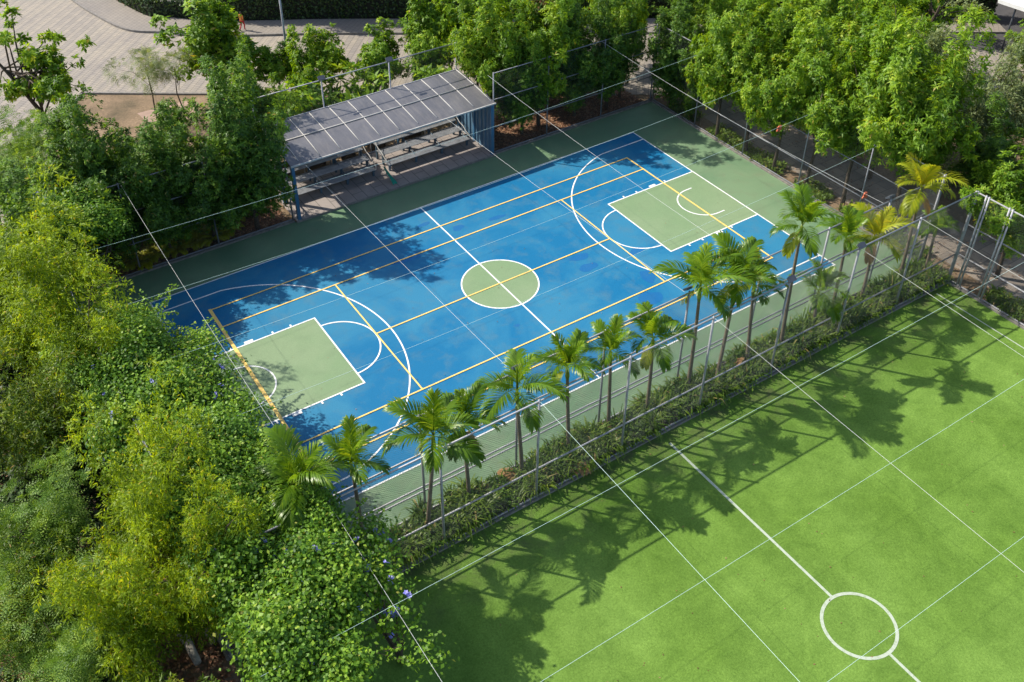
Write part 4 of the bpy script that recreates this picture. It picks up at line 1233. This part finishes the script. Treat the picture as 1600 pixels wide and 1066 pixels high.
# flowering vines heaped over the left fence
def vine(seed, cx, cy, lobes, n, label, nflow, per=5, leaf=(0.125, 0.10), mat='vine'):
    root = empty('flowering_vine', (cx, cy, 0), label, 'vine', 'blue flowered vines heaped over the left fences')
    lb = [(np.array([x, y, z], float), r_, r_ * f) for x, y, z, r_, f in lobes]
    me, _ = crown('vine_leaves', L[mat], seed, 3, 3, 3, 0, 0, n, 'cover', leaf, per, 0, lb)
    link_mesh('foliage', me, None, root)
    r = np.random.default_rng(seed + 5)
    b = MB()
    for k in range(9):
        c = lobes[k % len(lobes)]
        b.tube([(r.normal(0, .05), r.normal(0, .05), -0.05), (c[0] * .8, c[1] * .8, c[2] * .6), (c[0], c[1], c[2])], [.05, .04, .015], 5)
    b.build('stem', M['bark'], root, True)
    fm = flower_mesh()
    for k in range(nflow):
        c = lobes[int(r.integers(len(lobes)))]
        d = unit(r.normal(size=3) + np.array([-.1, -.5, .6]))
        o = link_mesh('flower', fm, None, root)
        o.location = (c[0] + d[0] * c[3] * 1.12, c[1] + d[1] * c[3] * 1.12, c[2] + d[2] * c[3] * c[4] * 1.12)
        o.rotation_euler = (r.uniform(-.6, .9), r.uniform(-.6, .6), r.uniform(0, 6))
        s = r.uniform(.8, 1.35); o.scale = (s, s, s)
    return root
_fm = []
def flower_mesh():
    if not _fm:
        r = np.random.default_rng(4)
        V, F, A = [], [], []
        for q in range(3):
            c = r.normal(0, .05, 3)
            for k in range(5):
                a = 2 * math.pi * k / 5
                b0 = len(V)
                d = np.array([math.cos(a), math.sin(a), .25]); s = np.array([-math.sin(a), math.cos(a), 0])
                V += [tuple(c), tuple(c + d * .045 + s * .028), tuple(c + d * .075), tuple(c + d * .045 - s * .028)]
                F.append((b0, b0 + 1, b0 + 2, b0 + 3)); A.append(r.random())
        _fm.append(np_mesh('flower', np.array(V), np.array(F), L['flower'], np.array(A)))
    return _fm[0]
def lobes_line(seed, n, box, rad, zf, keep=None):
    r = np.random.default_rng(seed)
    out = []
    while len(out) < n:
        x = r.uniform(*box[0]); y = r.uniform(*box[1])
        if keep and not keep(x, y):
            continue
        out.append((x, y, zf(x, y) + r.normal(0, .25), r.uniform(*rad), r.uniform(.65, .95)))
    return out
VMOUND = vine(21, -15.3, -13.0, lobes_line(1, 190, ((-2.1, 1.9), (-3.6, 3.0)), (0.2, 0.55), lambda x, y: 4.7 - 0.55 * max(x - .7, 0) ** 2 - 0.035 * y * y + .5 * math.sin(2.1 * x + 1) * math.cos(1.7 * y), lambda x, y: x < 1.75 + .42 * min(y - .6, 0)), 13000,
     'bright green flowering vine mound beside the turf corner', 60)
VCORNER = vine(22, -16.8, -2.4, lobes_line(2, 150, ((-1.6, 1.5), (-3.6, 4.4)), (0.2, 0.52), lambda x, y: 4.7 - 0.40 * max(x - .5, 0) ** 2 - 0.04 * y * y), 10500,
     'dark flowering vine spilling over the fence onto the court corner', 54)
vine(23, -15.5, -8.0, lobes_line(3, 150, ((-2.0, 1.9), (-3.0, 2.4)), (0.2, 0.55), lambda x, y: 4.6 - 0.35 * max(x - .6, 0) ** 2 - 0.04 * y * y, lambda x, y: x < 1.7 - .45 * max(y, 0)), 11500,
     'flowering vine around the leftmost palms', 34)
vine(24, -16.3, 9.2, lobes_line(4, 70, ((-2.0, 2.0), (-1.8, 1.5)), (0.2, 0.55), lambda x, y: 5.0 - .3 * max(x, 0) ** 2), 5600,
     'vine with violet flowers over the back corner of the fence', 26, mat='vine')

vine(25, -14.5, -3.4, lobes_line(5, 30, ((-1.0, .8), (-3.4, 3.2)), (0.35, 0.7), lambda x, y: 4.1 - .55 * max(x, 0) - .03 * y * y), 1500,
     'thin veil of vine hanging over the yellow line at the near left court end', 12, per=4)
vine(26, -13.0, -14.2, lobes_line(6, 16, ((-.8, .6), (-2.2, 2.6)), (0.3, 0.6), lambda x, y: 3.9 - .3 * max(x, 0), lambda x, y: x < .3 + .3 * min(y, 0) + .3), 620,
     'loose vine edge hanging over the dark turf corner', 16, per=4)

# trailing shoots of the vine
def shoots(seed, starts, root):
    r = np.random.default_rng(seed)
    o0 = root.location
    for (x, y, z, dx, dy, dz, ln) in starts:
        P, D, N = [], [], []
        p = np.array([x - o0.x, y - o0.y, z], float); d = unit(np.array([dx, dy, dz], float)); pts = [tuple(p)]
        for i in range(int(ln / .09)):
            d = unit(d + r.normal(0, .22, 3) + np.array([0, 0, -.05]))
            p = p + d * .09; pts.append(tuple(p))
            for k in range(3):
                P.append(p + r.normal(0, .03, 3)); dd = unit(r.normal(size=3) + np.array([0, 0, .1])); D.append(dd); N.append(unit(np.array([0, 0, 1.0]) + r.normal(0, .4, 3)))
        n = len(P)
        v, f = leaves(np.array(P), np.array(D), np.array(N), .13 * r.uniform(.6, 1.2, n), .09, .05)
        sh_ = link_mesh('trailing_shoot', np_mesh('shoot_leaves', v, f, L['vine'], np.clip(r.normal(.6, .15, n), 0, .93)), None, root)
        MB().tube(pts, 0.008, 4).build('stem', M['bark'], sh_)
_r = np.random.default_rng(8)
shoots(1, [(-15.2 + _r.uniform(-.3, .5), y, 4.5 + _r.uniform(-.5, .5), 1, _r.uniform(-.4, .7), _r.uniform(-.2, .4), _r.uniform(.7, 2.2)) for y in np.linspace(-6.5, 1.6, 24)], VCORNER)
shoots(2, [(-13.6 - .11 * abs(y + 11) ** 1.2 + _r.uniform(-.2, .3), y, 4.2 + _r.uniform(-.8, .4), 1, _r.uniform(-.5, .4), _r.uniform(-.1, .3), _r.uniform(.5, 1.7)) for y in np.linspace(-16.2, -11.0, 13)], VMOUND)

# ferns, hedge, undergrowth
FERN = [frond_mesh('fern_frond', L['fern'], 61 + i, 55, -40, 0.85, 0.26, 20, .5, .1) for i in range(2)]
fern_spots = [(-9.2, 10.75), (-10.1, 10.6), (-10.9, 10.8), (-11.8, 10.6), (-12.7, 10.9), (-13.4, 10.6), (-8.6, 11.6), (-14.2, 10.9), (-12.2, 11.6), (-9.9, 11.9)]
fern_words = ['nearest the shelter', 'with two drooping fronds by the fence', 'third from the shelter', 'in the sun patch between two trunks', 'below the lowest dark crown', 'close to the left fence post', 'set back by the red litter', 'leftmost by the vine', 'behind the sunlit one', 'in shade behind the fence']
for i, (x, y) in enumerate(fern_spots):
    r = np.random.default_rng(i + 40)
    root = empty('fern', (x, y, 0), 'yellow green fern behind the far fence, ' + fern_words[i], 'fern', 'yellow ferns behind the far fence')
    for k in range(9):
        o = link_mesh('frond', FERN[k % 2], None, root)
        s = r.uniform(.8, 1.25); o.scale = (s, s, s)
        o.location = (0, 0, .1); o.rotation_euler = (0, 0, k * .72 + r.normal(0, .2))

def leaf_box(name, mat, seed, pl, w, h, dens, leaf, kind=None):
    """leaf shell along a polyline"""
    r = np.random.default_rng(seed)
    V, A = [], []
    for p, q in zip(pl[:-1], pl[1:]):
        p = np.array([*p, 0.0]); q = np.array([*q, 0.0]); ln = np.linalg.norm(q - p)
        n = int(dens * ln)
        t = r.random(n)[:, None]
        d = (q - p) / ln; nn = np.array([-d[1], d[0], 0])
        a = r.random(n) * 3
        off = np.where(a < 1, 0.0, np.where(a < 1.8, w, (a - 1.8) / 1.2 * w))
        z = np.where(a < 1.8, r.random(n) ** .8 * h, h + r.normal(0, .08, n))
        P = p + (q - p) * t + nn * (off + r.normal(0, .10, n))[:, None] + np.array([0, 0, 1]) * (z + .1 * np.sin(t[:, 0] * ln * 2.3))[:, None]
        N = unit(np.where((a < 1)[:, None], -nn, np.where((a < 1.8)[:, None], nn, np.array([0, 0, 1.0]))) + r.normal(0, .5, (n, 3)))
        D = unit(np.cross(N, rand_dirs(n, r)))
        v, f = leaves(P, D, N, leaf * r.uniform(.7, 1.3, n), leaf * .6, .05)
        V.append(v); A.append(r.random(n))
    V = np.concatenate(V)
    return np_mesh(name, V, np.arange(len(V)).reshape(-1, 4), mat, np.concatenate(A))
H0 = offset(KS, 2.45)
hr = empty('hedge', (0, 0, 0), 'long dark clipped hedge along the far side of the road', 'hedge')
link_mesh('foliage', leaf_box('hedge_leaves', L['hedge'], 9, H0[6:33], 0.8, 1.3, 400, 0.2), None, hr)
h2 = empty('hedge', (0, 0, 0), 'tall dark hedge along the straight pavement behind the lamp post', 'hedge')
link_mesh('foliage', leaf_box('hedge_leaves', L['hedge'], 10, H0[32:], 0.9, 3.3, 760, 0.22), None, h2)
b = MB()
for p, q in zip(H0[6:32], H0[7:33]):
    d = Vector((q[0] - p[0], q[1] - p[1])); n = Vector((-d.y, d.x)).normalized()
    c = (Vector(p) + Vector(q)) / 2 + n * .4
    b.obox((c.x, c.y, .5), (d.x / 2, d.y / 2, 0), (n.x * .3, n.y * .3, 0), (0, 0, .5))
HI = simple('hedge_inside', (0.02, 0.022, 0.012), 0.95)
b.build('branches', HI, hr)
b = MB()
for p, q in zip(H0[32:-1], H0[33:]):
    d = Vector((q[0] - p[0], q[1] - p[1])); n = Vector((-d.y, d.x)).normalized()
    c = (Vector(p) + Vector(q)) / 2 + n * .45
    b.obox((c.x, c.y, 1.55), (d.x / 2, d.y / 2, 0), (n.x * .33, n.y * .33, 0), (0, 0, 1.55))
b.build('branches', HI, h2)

def brush(name, seed, spots, mat, n, leaf, style='cover', rad=(0.5, 0.9), per=6):
    r = np.random.default_rng(seed)
    lb = [(np.array([x, y, z]), s, s * .75) for x, y, z, s in spots]
    me, _ = crown(name, L[mat], seed, 3, 3, 2, 0, 0, n, style, leaf, per, 0, lb)
    o = link_mesh(name, me)
    return tag(o, None, None, None, 'stuff')
r = np.random.default_rng(77)
def spots(n, x0, x1, y0, y1, z0, z1, s0, s1, keep=None):
    out = []
    while len(out) < n:
        x, y = r.uniform(x0, x1), r.uniform(y0, y1)
        if keep and not keep(x, y):
            continue
        out.append((x, y, r.uniform(z0, z1), r.uniform(s0, s1)))
    return out
brush('undergrowth', 1, spots(60, -25, -17.6, -6, 9, .2, 1.7, .6, 1.1), 'hedge', 5500, (0.22, 0.12))
brush('undergrowth', 2, spots(40, -26, -19.8, -17, -6, .2, 1.6, .6, 1.1), 'hedge', 4200, (0.22, 0.12))
brush('undergrowth', 3, spots(26, -17, -6.4, 11.8, 14.5, .0, .5, .35, .7), 'olive', 2400, (0.18, 0.08))
brush('undergrowth', 4, spots(30, 18.8, 34, -14, 10, .0, .6, .4, .8, lambda x, y: x > 22.6), 'deep', 3200, (0.2, 0.1))
brush('undergrowth', 5, spots(24, -6, 8, 15.2, 18.5, .0, .35, .35, .6), 'olive', 1800, (0.18, 0.08))
brush('undergrowth', 6, spots(26, 23, 42, -12, 12, .3, 2.2, .9, 1.5), 'grey', 3400, (0.22, 0.10), 'hang')

brush('weeds', 9, [(x, -10.5 + .45 * math.sin(x * 5.1), .22 + .1 * math.sin(x), .22 + .1 * abs(math.sin(x * 3))) for x in np.arange(-12.4, 17, 1.13)], 'vine', 1500, (0.10, 0.06))
# fallen pale log and plank in the litter gap
o = MB().tube([(-18.55, -9.0, .16), (-18.4, -9.9, .2), (-18.35, -10.9, .18)], [.13, .15, .12], 10).build('fallen_log', M['pale_bark'], None, True)
tag(o, 'pale barked log lying in the leaf litter at the bottom left', 'log')
o = MB().obox((-17.75, -9.7, .1), (.05, -.75, 0), (.09, .006, 0), (0, 0, .03)).build('plank', M['timber'])
tag(o, 'weathered timber plank lying on brown leaf litter', 'plank')

# ------------------------------------------------------------------ a small figure walking on the shaded pavement
def person(x, y, z, rz, label):
    J = {'pelvis': (0, 0, .95, .125), 'waist': (0, .0, 1.10, .12), 'chest': (0, -.01, 1.32, .14), 'neck': (0, 0, 1.47, .055), 'chin': (0, .02, 1.54, .075), 'head': (0, .02, 1.63, .095), 'crown': (0, .0, 1.71, .06),
         'hip_a': (.10, 0, .90, .10), 'knee_a': (.11, .16, .50, .07), 'ankle_a': (.11, .10, .09, .045), 'toe_a': (.12, .25, .04, .035),
         'hip_b': (-.10, 0, .90, .10), 'knee_b': (-.11, -.02, .48, .07), 'ankle_b': (-.11, -.26, .12, .045), 'toe_b': (-.12, -.13, .04, .035),
         'sh_a': (.19, 0, 1.40, .06), 'el_a': (.25, -.10, 1.13, .045), 'wr_a': (.24, .06, .90, .032), 'hd_a': (.24, .12, .83, .036),
         'sh_b': (-.19, 0, 1.40, .06), 'el_b': (-.25, .03, 1.12, .045), 'wr_b': (-.24, .20, .93, .032), 'hd_b': (-.24, .26, .87, .036)}
    E = [('pelvis', 'waist'), ('waist', 'chest'), ('chest', 'neck'), ('neck', 'chin'), ('chin', 'head'), ('head', 'crown')]
    for q in 'ab':
        E += [('pelvis', 'hip_' + q), ('hip_' + q, 'knee_' + q), ('knee_' + q, 'ankle_' + q), ('ankle_' + q, 'toe_' + q), ('chest', 'sh_' + q), ('sh_' + q, 'el_' + q), ('el_' + q, 'wr_' + q), ('wr_' + q, 'hd_' + q)]
    K = list(J)
    me = bpy.data.meshes.new('person_skeleton')
    me.from_pydata([J[k][:3] for k in K], [(K.index(a), K.index(c)) for a, c in E], [])
    tmp = bpy.data.objects.new('person_skeleton', me); COL.objects.link(tmp)
    tmp.modifiers.new('skin', 'SKIN')
    for i, k in enumerate(K):
        me.skin_vertices[0].data[i].radius = (J[k][3], J[k][3])
    me.skin_vertices[0].data[0].use_root = True
    sb = tmp.modifiers.new('sub', 'SUBSURF'); sb.levels = 2; sb.render_levels = 2
    dg = bpy.context.evaluated_depsgraph_get()
    m2 = bpy.data.meshes.new_from_object(tmp.evaluated_get(dg))
    bpy.data.objects.remove(tmp)
    for mt in (simple('red_trousers', (.50, .02, .03), .8), simple('orange_top', (.55, .17, .03), .8), simple('brown_skin', (.22, .11, .065), .6), simple('dark_hair', (.015, .012, .010), .7)):
        m2.materials.append(mt)
    for p in m2.polygons:
        c = p.center
        if c.z > 1.60 and (c.y < .05 or c.z > 1.68): p.material_index = 3
        elif c.z > 1.45 or (abs(c.x) > .19 and c.z < 1.10 and c.z > .7): p.material_index = 2
        elif c.z > .93: p.material_index = 1
        elif c.z < .07: p.material_index = 2
        p.use_smooth = True
    m2.name = 'person'
    o = link_mesh('person', m2)
    o.location = (x, y, z); o.rotation_euler = (0, 0, rz); o.scale = (.8, .8, .8)
    return tag(o, label, 'person')
person(0.42, 33.0, 0.14, -1.0, 'person in an orange top and red trousers walking on the shaded pavement')
